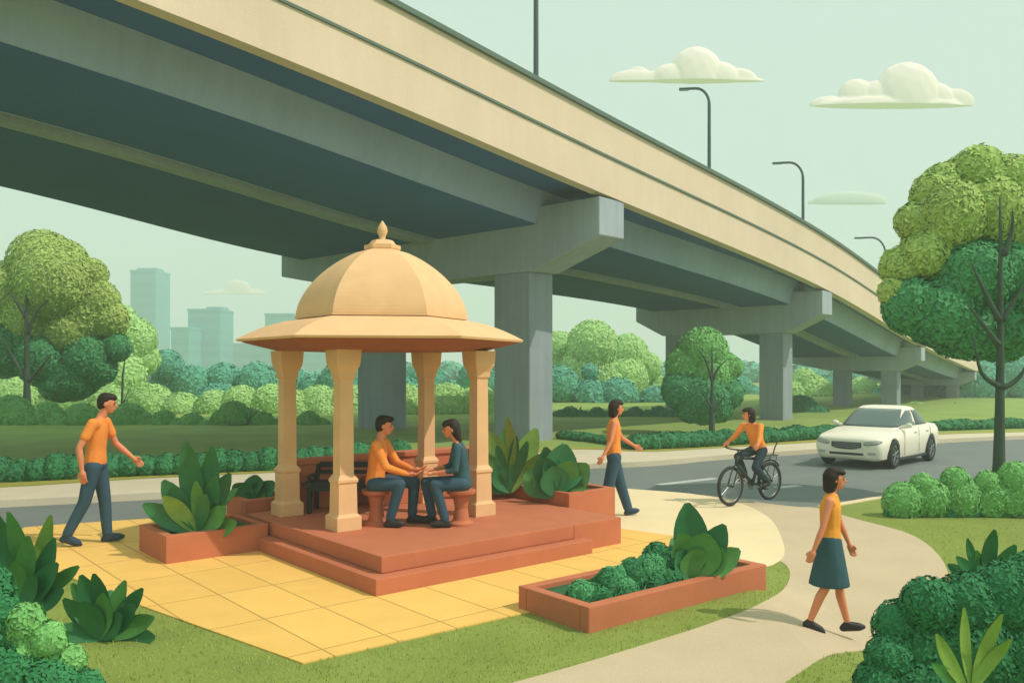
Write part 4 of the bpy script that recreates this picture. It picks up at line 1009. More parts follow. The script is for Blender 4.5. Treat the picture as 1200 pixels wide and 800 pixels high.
    bm = bmesh.new(); bmesh.ops.create_uvsphere(bm, u_segments=10, v_segments=8, radius=1)
    for v in bm.verts:
        c = v.co; v.co = hd + F * (0.092 + 0.008 * c.x) + L * (0.021 * c.y) + U * (-0.052 + 0.006 * c.z)
    from_bm('mouth', bm, M['lip'], body, True)
    # hair
    Hh = [[(hd - F * 0.030 + U * 0.040, (0.092, 0.086, 0.092), HF), (hd - F * 0.040 + U * 0.0, (0.078, 0.084, 0.08), HF)],
          [(hd + F * 0.022 + U * 0.078, (0.075, 0.070, 0.048), HF), (hd - F * 0.02 + U * 0.07, (0.085, 0.082, 0.062), HF)]]
    if hair == 'short': Hh.append([(hd - F * 0.058 - U * 0.035, (0.048, 0.062, 0.05), HF)])
    if hair == 'quiff': Hh.append([(hd - F * 0.058 - U * 0.035, (0.048, 0.062, 0.05), HF)]); Hh.append([(hd + F * 0.055 + U * 0.092, (0.055, 0.06, 0.033), HF)])
    if hair == 'bob': Hh.append([(hd - F * 0.038 + U * 0.02, (0.095, 0.100, 0.088), HF), (hd - F * 0.055 - U * 0.11, (0.066, 0.090, 0.050), HF)]); Hh.append([(hd + F * 0.055 + U * 0.075, (0.050, 0.066, 0.034), HF)])
    if hair == 'long':
        Hh.append([(hd - F * 0.035 + U * 0.02, (0.085, 0.094, 0.08), HF), (hd - F * 0.075 - U * 0.12, (0.048, 0.086, 0.06), HF)])
        Hh.append([(hd - F * 0.075 - U * 0.12, (0.048, 0.084, 0.06), HF), (hd - F * 0.085 - U * 0.27, (0.026, 0.055, 0.05), HF)])
        Hh.append([(hd + F * 0.058 + U * 0.070, (0.048, 0.070, 0.036), HF)])
    mobj('hair', hull_blob(Hh, 0.010, 3, name='hair'), M['hair'], body, True)
    # upper clothing
    hz_ = hem if hem is not None else -0.02
    sw = w
    S = [[(nk - tu * 0.012, (0.066, 0.080, 0.028), TF), (ch + tu * 0.03, (0.112, 0.162 * sw, 0.10), TF)],
         [(ch + tu * 0.03, (0.112, 0.162 * sw, 0.10), TF), (ws, (0.104, 0.142 * sw, 0.08), TF)],
         [(ws, (0.104, 0.142 * sw, 0.08), TF), (pv + V3(0, 0, 0.02 + hz_), (0.118, 0.158, 0.09), BF)]]
    for q in ('L', 'R'):
        sh, el, wr = J['sh' + q], J['el' + q], J['wr' + q]
        S.append([(ch + tu * 0.06, (0.08, 0.11 * sw, 0.06), TF), (sh, 0.063 * aw) if sleeve else (lerp(ch + tu * 0.08, sh, 0.78), (0.058, 0.045, 0.055), TF)])
        if sleeve >= 0.3:
            t = min(1.0, sleeve); S.append([(sh, 0.063 * aw), (lerp(sh, el, t), (0.060 if sleeve < 1 else 0.050) * aw)])
        if sleeve > 1: S.append([(el, 0.050 * aw), (lerp(el, wr, min(1, sleeve - 1)), 0.036 * aw)])
    me = hull_blob(S, 0.0115, 4, name=shirt, cut=[((pv.x, pv.y, pv.z + 0.02 + hz_ - 0.035), (0, 0, -1))] if hem is None or hem > -0.2 else None)
    mobj(shirt, me, shirt_m, body, True)
    # lower clothing
    if lower == 'trousers':
        T = [[(pv + V3(0, 0, 0.03), (0.106, 0.146, 0.075), BF), (pv - V3(0, 0, 0.03), (0.112, 0.152, 0.075), BF)]]
        for q in ('L', 'R'):
            hp, kn, an = J['hip' + q], J['kn' + q], J['an' + q]
            fl = J['flare'].x if 'flare' in J else 1.0
            T.append([(pv - V3(0, 0, 0.02), (0.10, 0.10, 0.07), BF), (hp, 0.095)])
            T.append([(hp, 0.095 * (1 + (fl - 1) * 0.4)), (kn, 0.072 * fl)]); T.append([(kn, 0.072 * fl), (lerp(kn, an, 0.93), 0.058 * fl)])
        me = hull_blob(T, 0.0115, 4, name='trousers')
    else:
        z1 = J['skirt_hem'].z
        T = [[(pv + V3(0, 0, 0.05), (0.112, 0.158, 0.05), BF), (pv - V3(0, 0, 0.07), (0.125, 0.178, 0.05), BF), (V3(pv.x - 0.01, pv.y, z1 + 0.02), (0.215, 0.195, 0.03), BF)]]
        me = hull_blob(T, 0.0115, 3, name='skirt', cut=[((0, 0, z1), (0, 0, -1))])
    mobj(lower, me, lower_m, body, True)
    for q in ('L', 'R'):
        an, toe = J['an' + q], J['toe' + q]; d = (toe - an); d.z *= 1.0
        dn = Vector((d.x, d.y, 0)).normalized(); tilt = (toe.z - J.get('heel' + q, an - dn * 0.045 - V3(0, 0, 0.075)).z)
        heel = J.get('heel' + q, V3(an.x, an.y, 0) - dn * 0.04 + V3(0, 0, an.z - 0.075))
        Sg = [[(heel + V3(0, 0, 0.032), 0.036), (an + V3(0, 0, -0.005), 0.043)],
              [(heel + V3(0, 0, 0.032), 0.036), (an - V3(0, 0, 0.01), 0.038), (lerp(heel, toe, 0.70) + V3(0, 0, 0.030), (0.045)), (toe + V3(0, 0, 0.022) - dn * 0.02, 0.024)]]
        me = hull_blob(Sg, 0.009, 3, name='shoe'); mobj('shoe', me, shoe_m, body, True)
    return root
ppl = {}
# standing heights: shoulders 1.43, hips 0.92, knees 0.50 for 1.75 m
wm = P(112, 638)
person('man in orange T-shirt and slate trousers walking on the ochre tiles at the left', (wm[0], wm[1], 0.012), R(14), 1.06,
       dict(head=(0.13, 0.0, 1.635), neck=(0.06, 0, 1.47), chest=(0.015, 0, 1.30), pelvis=(0, 0, 0.96), look=(1, -0.05, -0.16),
            shL=(0.07, 0.185, 1.415), shR=(0.01, -0.185, 1.415), elL=(0.17, 0.24, 1.15), wrL=(0.36, 0.22, 0.98), elR=(-0.12, -0.25, 1.14), wrR=(-0.09, -0.25, 0.89),
            hipL=(0.02, 0.09, 0.90), hipR=(-0.01, -0.09, 0.90), knL=(0.08, 0.09, 0.50), anL=(0.11, 0.09, 0.085), toeL=(0.30, 0.10, 0.035), heelL=(0.07, 0.09, 0.0),
            knR=(-0.10, -0.09, 0.50), anR=(-0.285, -0.10, 0.13), toeR=(-0.12, -0.10, 0.0), heelR=(-0.33, -0.10, 0.055)),
       'shirt', M['shirt'], 0.55, 'trousers', M['navy'], 'short', M['shoe_blue'])
wm = P(719, 606)
person('woman in sleeveless orange top and slate trousers walking on the cream plaza', (wm[0], wm[1], 0.01), R(12), 0.97,
       dict(head=(0.05, 0, 1.64), neck=(0.01, 0, 1.48), chest=(0.0, 0, 1.30), pelvis=(0, 0, 0.96), look=(1, -0.12, -0.05), flare=(1.22, 0, 0),
            shL=(0.06, 0.16, 1.415), shR=(-0.04, -0.16, 1.415), elL=(0.20, 0.20, 1.17), wrL=(0.40, 0.20, 1.05), elR=(-0.12, -0.24, 1.16), wrR=(-0.25, -0.27, 0.95),
            hipL=(0.02, 0.085, 0.90), hipR=(-0.01, -0.085, 0.90), knL=(0.13, 0.085, 0.50), anL=(0.27, 0.09, 0.085), toeL=(0.45, 0.10, 0.045), heelL=(0.23, 0.09, 0.0),
            knR=(-0.10, -0.085, 0.50), anR=(-0.24, -0.09, 0.12), toeR=(-0.07, -0.09, 0.0), heelR=(-0.29, -0.09, 0.045)),
       'top', M['shirt'], 0.0, 'trousers', M['navy'], 'bob', M['shoe_blue'], girl=True)
wy = 7.40; wxx = (973 - 600) / 1000 * wy
person('woman in sleeveless yellow orange top, slate skirt and black shoes walking on the beige path', (wxx, wy, g(wxx, wy) + 0.012), R(-12), 0.815,
       dict(head=(0.05, 0, 1.635), neck=(0.01, 0, 1.48), chest=(0.0, 0, 1.30), pelvis=(0, 0, 0.97), look=(1, -0.05, -0.05), skirt_hem=(0, 0, 0.50),
            shL=(0.04, 0.155, 1.415), shR=(-0.03, -0.155, 1.415), elL=(0.13, 0.20, 1.14), wrL=(0.22, 0.20, 0.92), elR=(-0.11, -0.22, 1.14), wrR=(-0.20, -0.25, 0.92),
            hipL=(0.02, 0.085, 0.90), hipR=(-0.01, -0.085, 0.90), knL=(0.10, 0.085, 0.50), anL=(0.19, 0.09, 0.085), toeL=(0.37, 0.10, 0.035), heelL=(0.14, 0.09, 0.0),
            knR=(-0.06, -0.085, 0.50), anR=(-0.22, -0.09, 0.13), toeR=(-0.06, -0.08, 0.0), heelR=(-0.26, -0.09, 0.07)),
       'top', M['shirt2'], 0.0, 'skirt', M['teal'], 'bob', M['shoe'], girl=True)
# seated pair: z counted from the platform
person('seated man in orange sweater facing the seated woman in the gazebo', (-1.60, 10.08, PT), R(-6), 0.98,
       dict(head=(0.10, 0.0, 1.19), neck=(0.05, 0, 1.03), chest=(0.02, 0, 0.86), pelvis=(-0.02, 0, 0.515), look=(1, 0.1, -0.10),
            shL=(0.05, 0.19, 0.975), shR=(0.05, -0.19, 0.975), elL=(0.20, 0.20, 0.73), wrL=(0.44, 0.07, 0.66), elR=(0.17, -0.22, 0.72), wrR=(0.41, -0.09, 0.62),
            handL=(0.9, -0.1, 0.1), handR=(0.9, 0.1, 0.05), palmL=(0, 0, 1), palmR=(0, 0, 1),
            hipL=(0.0, 0.10, 0.50), hipR=(0.0, -0.10, 0.50), knL=(0.43, 0.15, 0.505), anL=(0.40, 0.16, 0.085), toeL=(0.60, 0.17, 0.025), heelL=(0.36, 0.16, 0.0),
            knR=(0.32, -0.14, 0.505), anR=(0.20, -0.15, 0.085), toeR=(0.38, -0.17, 0.025), heelR=(0.16, -0.15, 0.0)),
       'sweater', M['shirt'], 1.85, 'trousers', M['navy'], 'quiff', M['shoe'])
person('seated woman in dark teal top with long dark hair facing the seated man', (-0.60, 10.08, PT), R(186), 0.94,
       dict(head=(0.13, 0.0, 1.20), neck=(0.05, 0, 1.04), chest=(0.02, 0, 0.87), pelvis=(-0.02, 0, 0.53), look=(1, 0.10, -0.14),
            shL=(0.06, 0.17, 0.985), shR=(0.05, -0.17, 0.985), elL=(0.08, 0.22, 0.71), wrL=(0.36, 0.12, 0.66), elR=(0.12, -0.20, 0.72), wrR=(0.36, -0.06, 0.69),
            handL=(0.9, -0.15, 0.0), handR=(0.9, 0.1, 0.02), palmL=(0, 0, -1), palmR=(0, 0, -1),
            hipL=(0.0, 0.10, 0.52), hipR=(0.0, -0.10, 0.52), knL=(0.33, 0.14, 0.52), anL=(0.20, 0.17, 0.085), toeL=(0.40, 0.19, 0.025), heelL=(0.16, 0.17, 0.0),
            knR=(0.44, -0.13, 0.52), anR=(0.36, -0.13, 0.085), toeR=(0.54, -0.14, 0.025), heelR=(0.32, -0.13, 0.0)),
       'top', M['teal'], 1.45, 'trousers', M['navy'], 'long', M['shoe'], girl=True, hem=-0.04)

# ------------------------------------------------------------------ bicycle and rider
fw = Vector((*P(868, 593, 0), 0)); rw = Vector((*P(900, 587, 0), 0))
fw = Vector((3.44, 13.45, 0)); rw = Vector((4.25, 14.08, 0))
bd = (fw - rw).normalized(); mid = (fw + rw) / 2; brot = math.atan2(bd.y, bd.x)
BZ = 0.012
bk = empty('bicycle', (mid.x, mid.y, BZ), brot, 'black bicycle ridden on the edge of the road by the plaza', 'bicycle')
WR = 0.315; wb = 0.51
for x in (wb, -wb):
    wheel = empty('wheel', (x, 0, WR)); wheel.parent = bk
    def circ(r, n=40): return [(r * math.cos(2 * math.pi * k / n), 0, r * math.sin(2 * math.pi * k / n)) for k in range(n)]
    bm = bmesh.new(); tube(bm, circ(WR - 0.028), 0.028, 10, closed=True); from_bm('tyre', bm, M['rubber'], wheel, True)
    bm = bmesh.new(); tube(bm, circ(WR - 0.050), 0.010, 6, closed=True); from_bm('rim', bm, M['alloy'], wheel, True)
    bm = bmesh.new()
    for k in range(20):
        a = 2 * math.pi * k / 20; tube(bm, [(0.02 * math.cos(a), 0.02 * (-1) ** k, 0.02 * math.sin(a)), ((WR - 0.05) * math.cos(a + 0.2 * (-1) ** (k // 2)), 0, (WR - 0.05) * math.sin(a + 0.2 * (-1) ** (k // 2)))], 0.0022, 4)
    from_bm('spokes', bm, M['alloy'], wheel)
    bm = bmesh.new(); tube(bm, [(0, -0.05, 0), (0, 0.05, 0)], 0.022, 12)
    if x < 0: tube(bm, [(0, -0.045, 0), (0, -0.03, 0)], 0.055, 16)
    from_bm('hub', bm, M['bike'], wheel, True)
bb = V3(-0.06, 0, 0.29); st = V3(-0.21, 0, 0.70); htp = V3(0.33, 0, 0.78); hbt = V3(0.36, 0, 0.66)
bm = bmesh.new()
for a, b, r in ((bb, st, 0.024), (st, htp - V3(0, 0, 0.03), 0.024), (bb, hbt, 0.030), (htp, hbt, 0.028), (st, V3(-0.225, 0, 0.76), 0.014)): tube(bm, [a, b], r, 10)
for q in (1, -1):
    tube(bm, [bb + V3(0, 0.02 * q, 0), V3(-wb, 0.055 * q, WR)], 0.011, 8); tube(bm, [st + V3(0, 0.012 * q, -0.02), V3(-wb, 0.055 * q, WR)], 0.010, 8)
from_bm('frame', bm, M['bike'], bk, True)
bm = bmesh.new()
for q in (1, -1): tube(bm, [hbt + V3(0, 0, -0.01), hbt + V3(0.015, 0.05 * q, -0.06), V3(wb, 0.055 * q, WR)], 0.012, 8)
tube(bm, [hbt, hbt + V3(0, 0, -0.03)], 0.025, 8); from_bm('fork', bm, M['bike'], bk, True)
bm = bmesh.new(); tube(bm, [htp, V3(0.31, 0, 0.86), V3(0.36, 0, 0.88)], 0.014, 8)
tube(bm, [(0.28, 0.27, 0.90), (0.34, 0.20, 0.89), (0.36, 0.08, 0.88), (0.36, -0.08, 0.88), (0.34, -0.20, 0.89), (0.28, -0.27, 0.90)], 0.012, 8)
hb = from_bm('handlebar', bm, M['bike'], bk, True)
for q in (1, -1):
    bm = bmesh.new(); tube(bm, [(0.31, 0.23 * q, 0.895), (0.24, 0.29 * q, 0.905)], 0.018, 8); from_bm('grip', bm, M['rubber'], hb, True)
me = hull_blob([[(V3(-0.30, 0, 0.78), (0.06, 0.075, 0.022)), (V3(-0.20, 0, 0.785), (0.05, 0.045, 0.018)), (V3(-0.11, 0, 0.785), (0.03, 0.02, 0.015))]], 0.008, 3, name='saddle'); mobj('saddle', me, M['rubber'], bk, True)
bm = bmesh.new(); n = 28
lathe(bm, [(0.085, -0.003), (0.092, 0), (0.085, 0.003)], 24)
for v in bm.verts: v.co = V3(v.co.x, -0.045 + v.co.z, v.co.y) + bb
pd = {}
for q, ang in ((1, 205), (-1, 25)):
    e = bb + V3(0.16 * math.cos(R(ang)), 0.07 * q, 0.16 * math.sin(R(ang))); tube(bm, [bb + V3(0, 0.06 * q, 0), e], 0.011, 6); pd[q] = e
cr = from_bm('crank', bm, M['alloy'], bk)
for q in (1, -1):
    bm = bmesh.new(); box(bm, pd[q] + V3(0, 0.05 * q, 0), (0.09, 0.09, 0.022), None, 0.004); from_bm('pedal', bm, M['rubber'], cr)
bm = bmesh.new()
tube(bm, [bb + V3(0.0, -0.045, 0.088), V3(-wb, -0.038, WR + 0.052)], 0.004, 4); tube(bm, [bb + V3(0.0, -0.045, -0.088), V3(-wb, -0.038, WR - 0.052)], 0.004, 4); from_bm('chain', bm, M['alloy'], bk)
bm = bmesh.new()
for q in (1, -1): tube(bm, [(-0.32, 0.05 * q, 0.70), (-0.62, 0.06 * q, 0.72), (-wb, 0.06 * q, WR + 0.02)], 0.008, 6)
box(bm, (-0.50, 0, 0.735), (0.32, 0.14, 0.015), None, 0.004); tube(bm, [(-0.60, 0, 0.73), (-0.66, 0, 0.86), (-0.72, 0, 0.93)], 0.012, 6)
from_bm('luggage_rack', bm, M['bike'], bk)
bm = bmesh.new()
for k in range(10):
    pass
arc = [(wb * -1 + (WR + 0.03) * math.cos(R(a)), 0, WR + (WR + 0.03) * math.sin(R(a))) for a in range(30, 150, 12)]
tube(bm, arc, 0.016, 6); from_bm('mudguard', bm, M['bike'], bk, True)
pe = {k: v for k, v in pd.items()}
s_ = 0.90
def loc_(v): return V3(v.x / s_, v.y / s_, v.z / s_)
pl, pr = loc_(pe[1] + V3(0.0, 0.05, 0.02)), loc_(pe[-1] + V3(0.0, -0.05, 0.02))
gl, gr = loc_(V3(0.235, 0.285, 0.945)), loc_(V3(0.235, -0.285, 0.945))
person('cyclist in orange sweater and dark trousers riding the black bicycle', (mid.x, mid.y, BZ), brot, s_,
       dict(head=(0.06, 0, 1.585), neck=(-0.03, 0, 1.43), chest=(-0.11, 0, 1.27), pelvis=(-0.25, 0, 0.955), look=(1, -0.75, -0.1),
            shL=(-0.04, 0.185, 1.375), shR=(-0.04, -0.185, 1.375), elL=(0.10, 0.27, 1.17), wrL=tuple(gl + V3(-0.055, 0, 0.045)), elR=(0.10, -0.27, 1.17), wrR=tuple(gr + V3(-0.055, 0, 0.045)),
            handL=(0.8, 0.15, -0.45), handR=(0.8, -0.15, -0.45), palmL=(-0.45, 0, -0.9), palmR=(-0.45, 0, -0.9), curl=(1.3, 0, 0),
            hipL=(-0.23, 0.09, 0.93), hipR=(-0.23, -0.09, 0.93),
            knL=(0.03, 0.13, 0.64), anL=(pl.x - 0.11, 0.12, pl.z + 0.09), toeL=(pl.x + 0.07, 0.13, pl.z), heelL=(pl.x - 0.15, 0.12, pl.z + 0.02),
            knR=(0.19, -0.13, 0.83), anR=(pr.x - 0.09, -0.12, pr.z + 0.10), toeR=(pr.x + 0.09, -0.13, pr.z), heelR=(pr.x - 0.13, -0.12, pr.z + 0.03)),
       'sweater', M['shirt'], 1.85, 'trousers', M['dark'], 'bob', M['shoe'])

# ------------------------------------------------------------------ car
car = empty('car', (9.15, 21.0, -0.114), R(180 + 43), 'off white four-door car driving on the grey road at the right', 'car')
def csec(x, w, zb, zt, cr=0.03, tw=0.88):
    zm = zb + (zt - zb) * 0.5
    half = [(0, zb), (w * 0.80, zb), (w * 0.94, zb + 0.05), (w, zm - 0.02), (w * 1.0, zm + (zt - zm) * 0.35), (w * 0.965, zt - 0.10), (w * tw, zt - 0.012), (w * 0.5, zt + cr * 0.8), (0, zt + cr)]
    return [(x, y, z) for y, z in half] + [(x, -y, z) for y, z in half[-2:0:-1]]
secs = [(2.20, .60, .34, .60, .0), (2.175, .74, .27, .68, .01), (2.08, .82, .21, .735, .02), (1.92, .85, .19, .775, .03), (1.6, .87, .18, .82, .035), (1.2, .88, .18, .86, .035), (0.85, .885, .18, .895, .03), (0.3, .89, .18, .91, .02), (-0.4, .89, .18, .925, .02),
        (-1.1, .89, .19, .935, .02), (-1.6, .875, .20, .945, .03), (-1.95, .85, .24, .935, .02), (-2.13, .80, .30, .90, .01), (-2.20, .72, .36, .80, .0)]
bm = bmesh.new(); rings = []
secf = smoothpoly([tuple(s) for s in secs], 3, closed=False)
for s in secf: rings.append([bm.verts.new(p) for p in csec(*s)])
for a, b in zip(rings, rings[1:]):
    k = len(a)
    for j in range(k): bm.faces.new((a[j], a[(j + 1) % k], b[(j + 1) % k], b[j]))
bm.faces.new(rings[0]); bm.faces.new(rings[-1][::-1])
bmesh.ops.recalc_face_normals(bm, faces=bm.faces)
me = bpy.data.meshes.new('body'); bm.to_mesh(me); bm.free()
tmp = bpy.data.objects.new('tmp', me); C.objects.link(tmp)
cutters = []
wheels = [(1.36, 0.80), (1.36, -0.80), (-1.32, 0.80), (-1.32, -0.80)]
for x in (1.36, -1.32):
    for q in (1, -1):
        b2 = bmesh.new(); lathe(b2, [(0.375, -0.22), (0.375, 0.22)], 28)
        for v in b2.verts: v.co = V3(v.co.x + x, q * 0.86 + v.co.z, v.co.y + 0.33)
        bmesh.ops.recalc_face_normals(b2, faces=b2.faces)
        m2 = bpy.data.meshes.new('c'); b2.to_mesh(m2); b2.free(); c = bpy.data.objects.new('c', m2); C.objects.link(c); cutters.append(c)
        md = tmp.modifiers.new('b', 'BOOLEAN'); md.object = c; md.operation = 'DIFFERENCE'; md.solver = 'EXACT'
bv = tmp.modifiers.new('bev', 'BEVEL'); bv.width = 0.012; bv.segments = 2; bv.limit_method = 'ANGLE'; bv.angle_limit = R(50)
dg = bpy.context.evaluated_depsgraph_get(); dg.update(); me2 = bpy.data.meshes.new_from_object(tmp.evaluated_get(dg))
for c in cutters + [tmp]: bpy.data.objects.remove(c)
me2.name = 'body'; me2.materials.clear()
cb = mobj('body', me2, M['carwhite'], car, True)
try: me2.set_sharp_from_angle(angle=R(40))
except Exception: pass
# cabin: superelliptic rings
CR = [(0.885, 0.98, -1.75, 0.80), (0.96, 0.86, -1.62, 0.785), (1.08, 0.62, -1.40, 0.745), (1.20, 0.38, -1.18, 0.70), (1.30, 0.15, -0.98, 0.655), (1.37, -0.05, -0.82, 0.60), (1.405, -0.22, -0.66, 0.50), (1.42, -0.36, -0.52, 0.30)]
CRs = smoothpoly(CR, 3, closed=False)
def cab(theta, z, off=0.0):
    r = None
    for a, b in zip(CRs, CRs[1:]):
        if a[0] <= z <= b[0] + 1e-6:
            t = (z - a[0]) / (b[0] - a[0] + 1e-9); r = [x + (y - x) * t for x, y in zip(a, b)]; break
    if r is None: r = CRs[-1]
    z_, xf, xr, w = r; cx = (xf + xr) / 2; hx = (xf - xr) / 2; e = 2 / 5.0
    c, s = math.cos(theta), math.sin(theta)
    x = cx + (hx + off) * math.copysign(abs(c) ** e, c); y = (w + off) * math.copysign(abs(s) ** e, s)
    return V3(x, y, z)
bm = bmesh.new(); n = 64; rings = []
for cc in CRs: rings.append([bm.verts.new(cab(2 * math.pi * k / n, cc[0])) for k in range(n)])
for a, b in zip(rings, rings[1:]):
    for k in range(n): bm.faces.new((a[k], a[(k + 1) % n], b[(k + 1) % n], b[k]))
bm.faces.new(rings[-1]); bm.faces.new(rings[0][::-1])
from_bm('cabin', bm, M['carwhite'], car, True)
def findtheta_x(x, z, side):
    best = None
    for k in range(1, 400):
        th = math.pi * k / 400; p = cab(th * side, z)
        if best is None or abs(p.x - x) < best[0]: best = (abs(p.x - x), th * side)
    return best[1]
def window(name, z0, z1, f0, f1, m=M['glass'], nz=8, nx=12, off=0.008):
    """patch of the cabin surface between two angle functions of height"""
    bm = bmesh.new(); g_ = []
    for i in range(nz + 1):
        z = z0 + (z1 - z0) * i / nz; a, b = f0(z), f1(z)
        g_.append([bm.verts.new(cab(a + (b - a) * k / nx, z, off)) for k in range(nx + 1)])
    for r0, r1 in zip(g_, g_[1:]):
        for k in range(nx): bm.faces.new((r0[k], r0[k + 1], r1[k + 1], r1[k]))
    o = from_bm(name, bm, m, car, True); sd = o.modifiers.new('s', 'SOLIDIFY'); sd.thickness = 0.012; sd.offset = -1; return o
def th_y(y, z, front=True):
    """angle on the front (or rear) face where the surface is y metres from the middle"""
    best = None
    for k in range(0, 300):
        th = (math.pi / 2) * k / 300; p = cab(th, z)
        if best is None or abs(p.y - y) < best[0]: best = (abs(p.y - y), th)
    return best[1] if front else math.pi - best[1]
def wid(z): return cab(math.pi / 2, z).y
window('windscreen', 0.93, 1.345, lambda z: -th_y(wid(z) - 0.075, z), lambda z: th_y(wid(z) - 0.075, z))
window('rear_window', 0.99, 1.34, lambda z: -th_y(wid(z) - 0.09, z, False), lambda z: -(-th_y(wid(z) - 0.09, z, False)) - 0 if False else 2 * math.pi - th_y(wid(z) - 0.09, z, False) - 0) if False else None
bm = None
window('rear_window', 0.99, 1.34, lambda z: th_y(wid(z) - 0.09, z, False), lambda z: 2 * math.pi - th_y(wid(z) - 0.09, z, False))
for side in (1, -1):
    fr_x = lambda z: cab(0, z).x - 0.13 - (z - 0.96) * 0.1; rr_x = lambda z: cab(math.pi, z).x + 0.20
    window('side_window', 0.955, 1.315, lambda z: findtheta_x(fr_x(z), z, side), lambda z: findtheta_x(-0.30, z, side))
    window('side_window', 0.955, 1.315, lambda z: findtheta_x(-0.38, z, side), lambda z: findtheta_x(max(rr_x(z), -1.45), z, side))
# wheels
for i, (x, y) in enumerate(wheels):
    q = 1 if y > 0 else -1
    wh = empty('wheel', (x, y, 0.325)); wh.parent = car; wh.rotation_euler.z = 0
    def put(bm, fn):
        for v in bm.verts: v.co = fn(v.co)
    ori = lambda c: V3(c.x, q * c.z, c.y)
    bm = bmesh.new(); lathe(bm, [(0.215, -0.10), (0.30, -0.105), (0.323, -0.08), (0.325, 0), (0.323, 0.07), (0.305, 0.095), (0.225, 0.10), (0.215, 0.06)], 36); put(bm, ori); from_bm('tyre', bm, M['rubber'], wh, True)
    bm = bmesh.new(); lathe(bm, [(0.222, 0.02), (0.222, 0.088), (0.205, 0.096), (0.195, 0.06), (0.05, 0.045)], 30); put(bm, ori)
    for k in range(7):
        a = 2 * math.pi * k / 7; tube(bm, [ori(V3(0.04 * math.cos(a), 0.04 * math.sin(a), 0.075)), ori(V3(0.20 * math.cos(a), 0.20 * math.sin(a), 0.088))], 0.017, 6)
    lathe_b = bmesh.new(); lathe(lathe_b, [(0.045, 0.05), (0.045, 0.09), (0.02, 0.096)], 14); put(lathe_b, ori); mt = bpy.data.meshes.new('t'); lathe_b.to_mesh(mt); bm.from_mesh(mt); lathe_b.free(); bpy.data.meshes.remove(mt)
    from_bm('rim', bm, M['alloy'], wh, False)
car.scale = (0.86, 0.93, 0.97); car.rotation_euler.z = R(180 + 45); car.location = (9.0, 20.9, -0.114)
# dark liners inside the wheel arches
bm = bmesh.new()
for x in (1.36, -1.32): box(bm, (x, 0, 0.42), (0.70, 1.26, 0.34))
from_bm('wheel_housing', bm, M['trim'], car)
# nose
def nose_patch(name, y0, y1, z0, z1, x, m, parent, bulge=0.02, bev=0.02, rz=0.0):
    bm = bmesh.new(); Mx = Matrix.Translation(V3(x, (y0 + y1) / 2, (z0 + z1) / 2)) @ Matrix.Rotation(rz, 4, 'Z')
    box(bm, (0, 0, 0), (0.06, abs(y1 - y0), z1 - z0), Mx, bev); return from_bm(name, bm, m, parent, False)
from mathutils.bvhtree import BVHTree
bt = BVHTree.FromPolygons([v.co.copy() for v in me2.vertices], [tuple(p.vertices) for p in me2.polygons])
def skin_patch(name, ya, yb, zlo, zhi, m, parent, out=0.006, thick=0.02, nu=12, nv=5, rnd=0.0):
    bm = bmesh.new(); rows = []
    for i in range(nu + 1):
        u = i / nu; y = ya + (yb - ya) * u; lo, hi = zlo(u), zhi(u)
        k = rnd * (2 * abs(u - 0.5)) ** 6; lo, hi = lo + (hi - lo) * 0.5 * k, hi - (hi - lo) * 0.5 * k
        row = []
        for j in range(nv + 1):
            z = lo + (hi - lo) * j / nv; h = bt.ray_cast(V3(3, y, z), V3(-1, 0, 0))
            p = h[0] if h[0] else V3(2.0, y, z)
            row.append(bm.verts.new(p + V3(out, 0, 0)))
        rows.append(row)
    for r0, r1 in zip(rows, rows[1:]):
        for j in range(nv): bm.faces.new((r0[j], r0[j + 1], r1[j + 1], r1[j]))
    o = from_bm(name, bm, m, parent, True); sd = o.modifiers.new('s', 'SOLIDIFY'); sd.thickness = thick; sd.offset = 0
    return o
gl_ = skin_patch('grille', -0.37, 0.37, lambda u: 0.455 + 0.05 * (2 * abs(u - 0.5)) ** 3, lambda u: 0.625, M['trim'], car)
for z in (0.50, 0.545, 0.59): skin_patch('grille_bar', -0.34, 0.34, lambda u: z - 0.008, lambda u: z + 0.008, M['alloy'], gl_, out=0.016, thick=0.012, nv=1)
skin_patch('lower_intake', -0.42, 0.42, lambda u: 0.325, lambda u: 0.375, M['trim'], car)
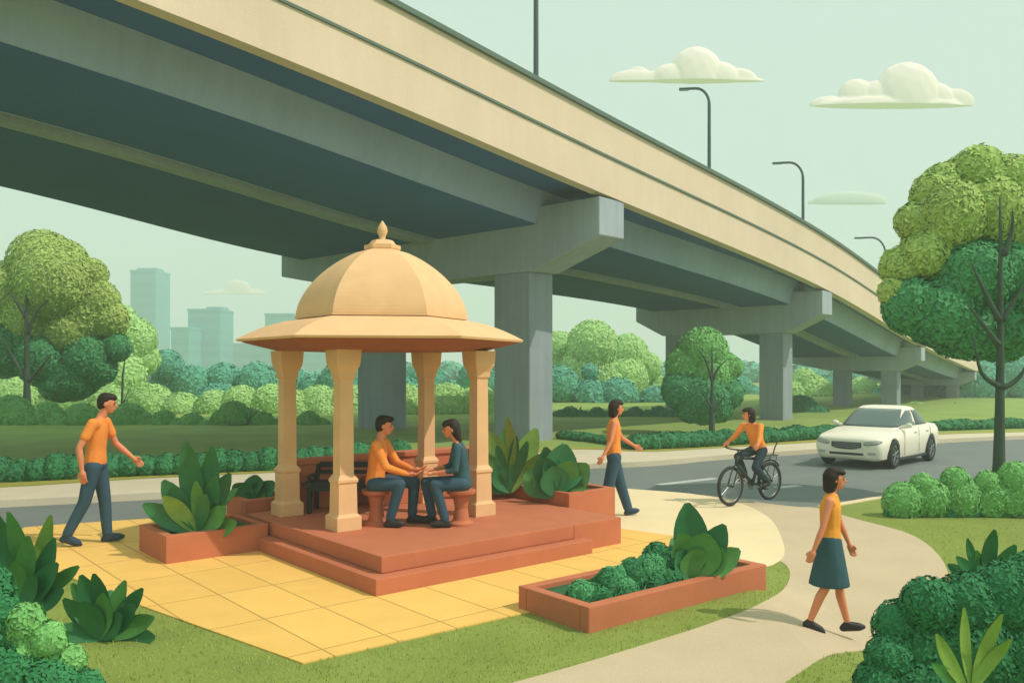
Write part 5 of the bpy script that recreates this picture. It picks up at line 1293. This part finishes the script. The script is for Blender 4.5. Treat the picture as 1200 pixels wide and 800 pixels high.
for q in (1, -1):
    hl = skin_patch('headlight', 0.43 * q, 0.80 * q, lambda u: 0.555 + 0.055 * u, lambda u: 0.635 + 0.045 * u, M['lampglass'], car, rnd=0.8, out=0.006)
    skin_patch('lamp_rim', 0.42 * q, 0.81 * q, lambda u: 0.545 + 0.055 * u, lambda u: 0.643 + 0.045 * u, M['trim'], hl, out=0.001, thick=0.014, rnd=0.8)
    skin_patch('fog_lamp', 0.52 * q, 0.72 * q, lambda u: 0.345, lambda u: 0.405, M['lampglass'], car, rnd=0.7)
    me = hull_blob([[(V3(0.60, 0.95 * q, 0.985), (0.055, 0.085, 0.06)), (V3(0.58, 0.90 * q, 0.975), (0.05, 0.05, 0.055))], [(V3(0.64, 0.78 * q, 0.94), 0.04), (V3(0.60, 0.90 * q, 0.955), 0.04)]], 0.014, 3, name='wing_mirror')
    mobj('wing_mirror', me, M['carwhite'], car, True)
    me = hull_blob([[(V3(-2.10, 0.68 * q, 0.75), (0.06, 0.09, 0.07)), (V3(-2.02, 0.78 * q, 0.76), (0.08, 0.04, 0.06))]], 0.014, 2, name='tail_light'); mobj('tail_light', me, mat('red lens', (0.35, 0.03, 0.02, 1), 0.3, 0, 1, 0, 1, 0) if 'red' not in M else M['red'], car, True)
    # door shut lines and handles
    for x0 in (0.70, -0.34, -1.22):
        bm = bmesh.new(); pts = []
        for z in np.linspace(0.26, 0.90, 9):
            # body half width at this height
            xx = x0 - (0.10 * ss(0.5 - z, 0.0, 0.25) if x0 == -1.22 else 0)
            pts.append(V3(xx, q * (0.889 - (0.03 if z > 0.83 else 0) - (0.02 if z < 0.30 else 0)), z))
        tube(bm, pts, 0.005, 5); from_bm('door_gap', bm, M['trim'], car)
    for x0 in (-0.14, -1.02):
        bm = bmesh.new(); box(bm, (x0, q * 0.885, 0.80), (0.17, 0.03, 0.028), None, 0.008); from_bm('door_handle', bm, M['carwhite'], car)
    bm = bmesh.new(); box(bm, (0, q * 0.80, 0.20), (2.0, 0.14, 0.06), None, 0.015); from_bm('sill', bm, M['trim'], car)
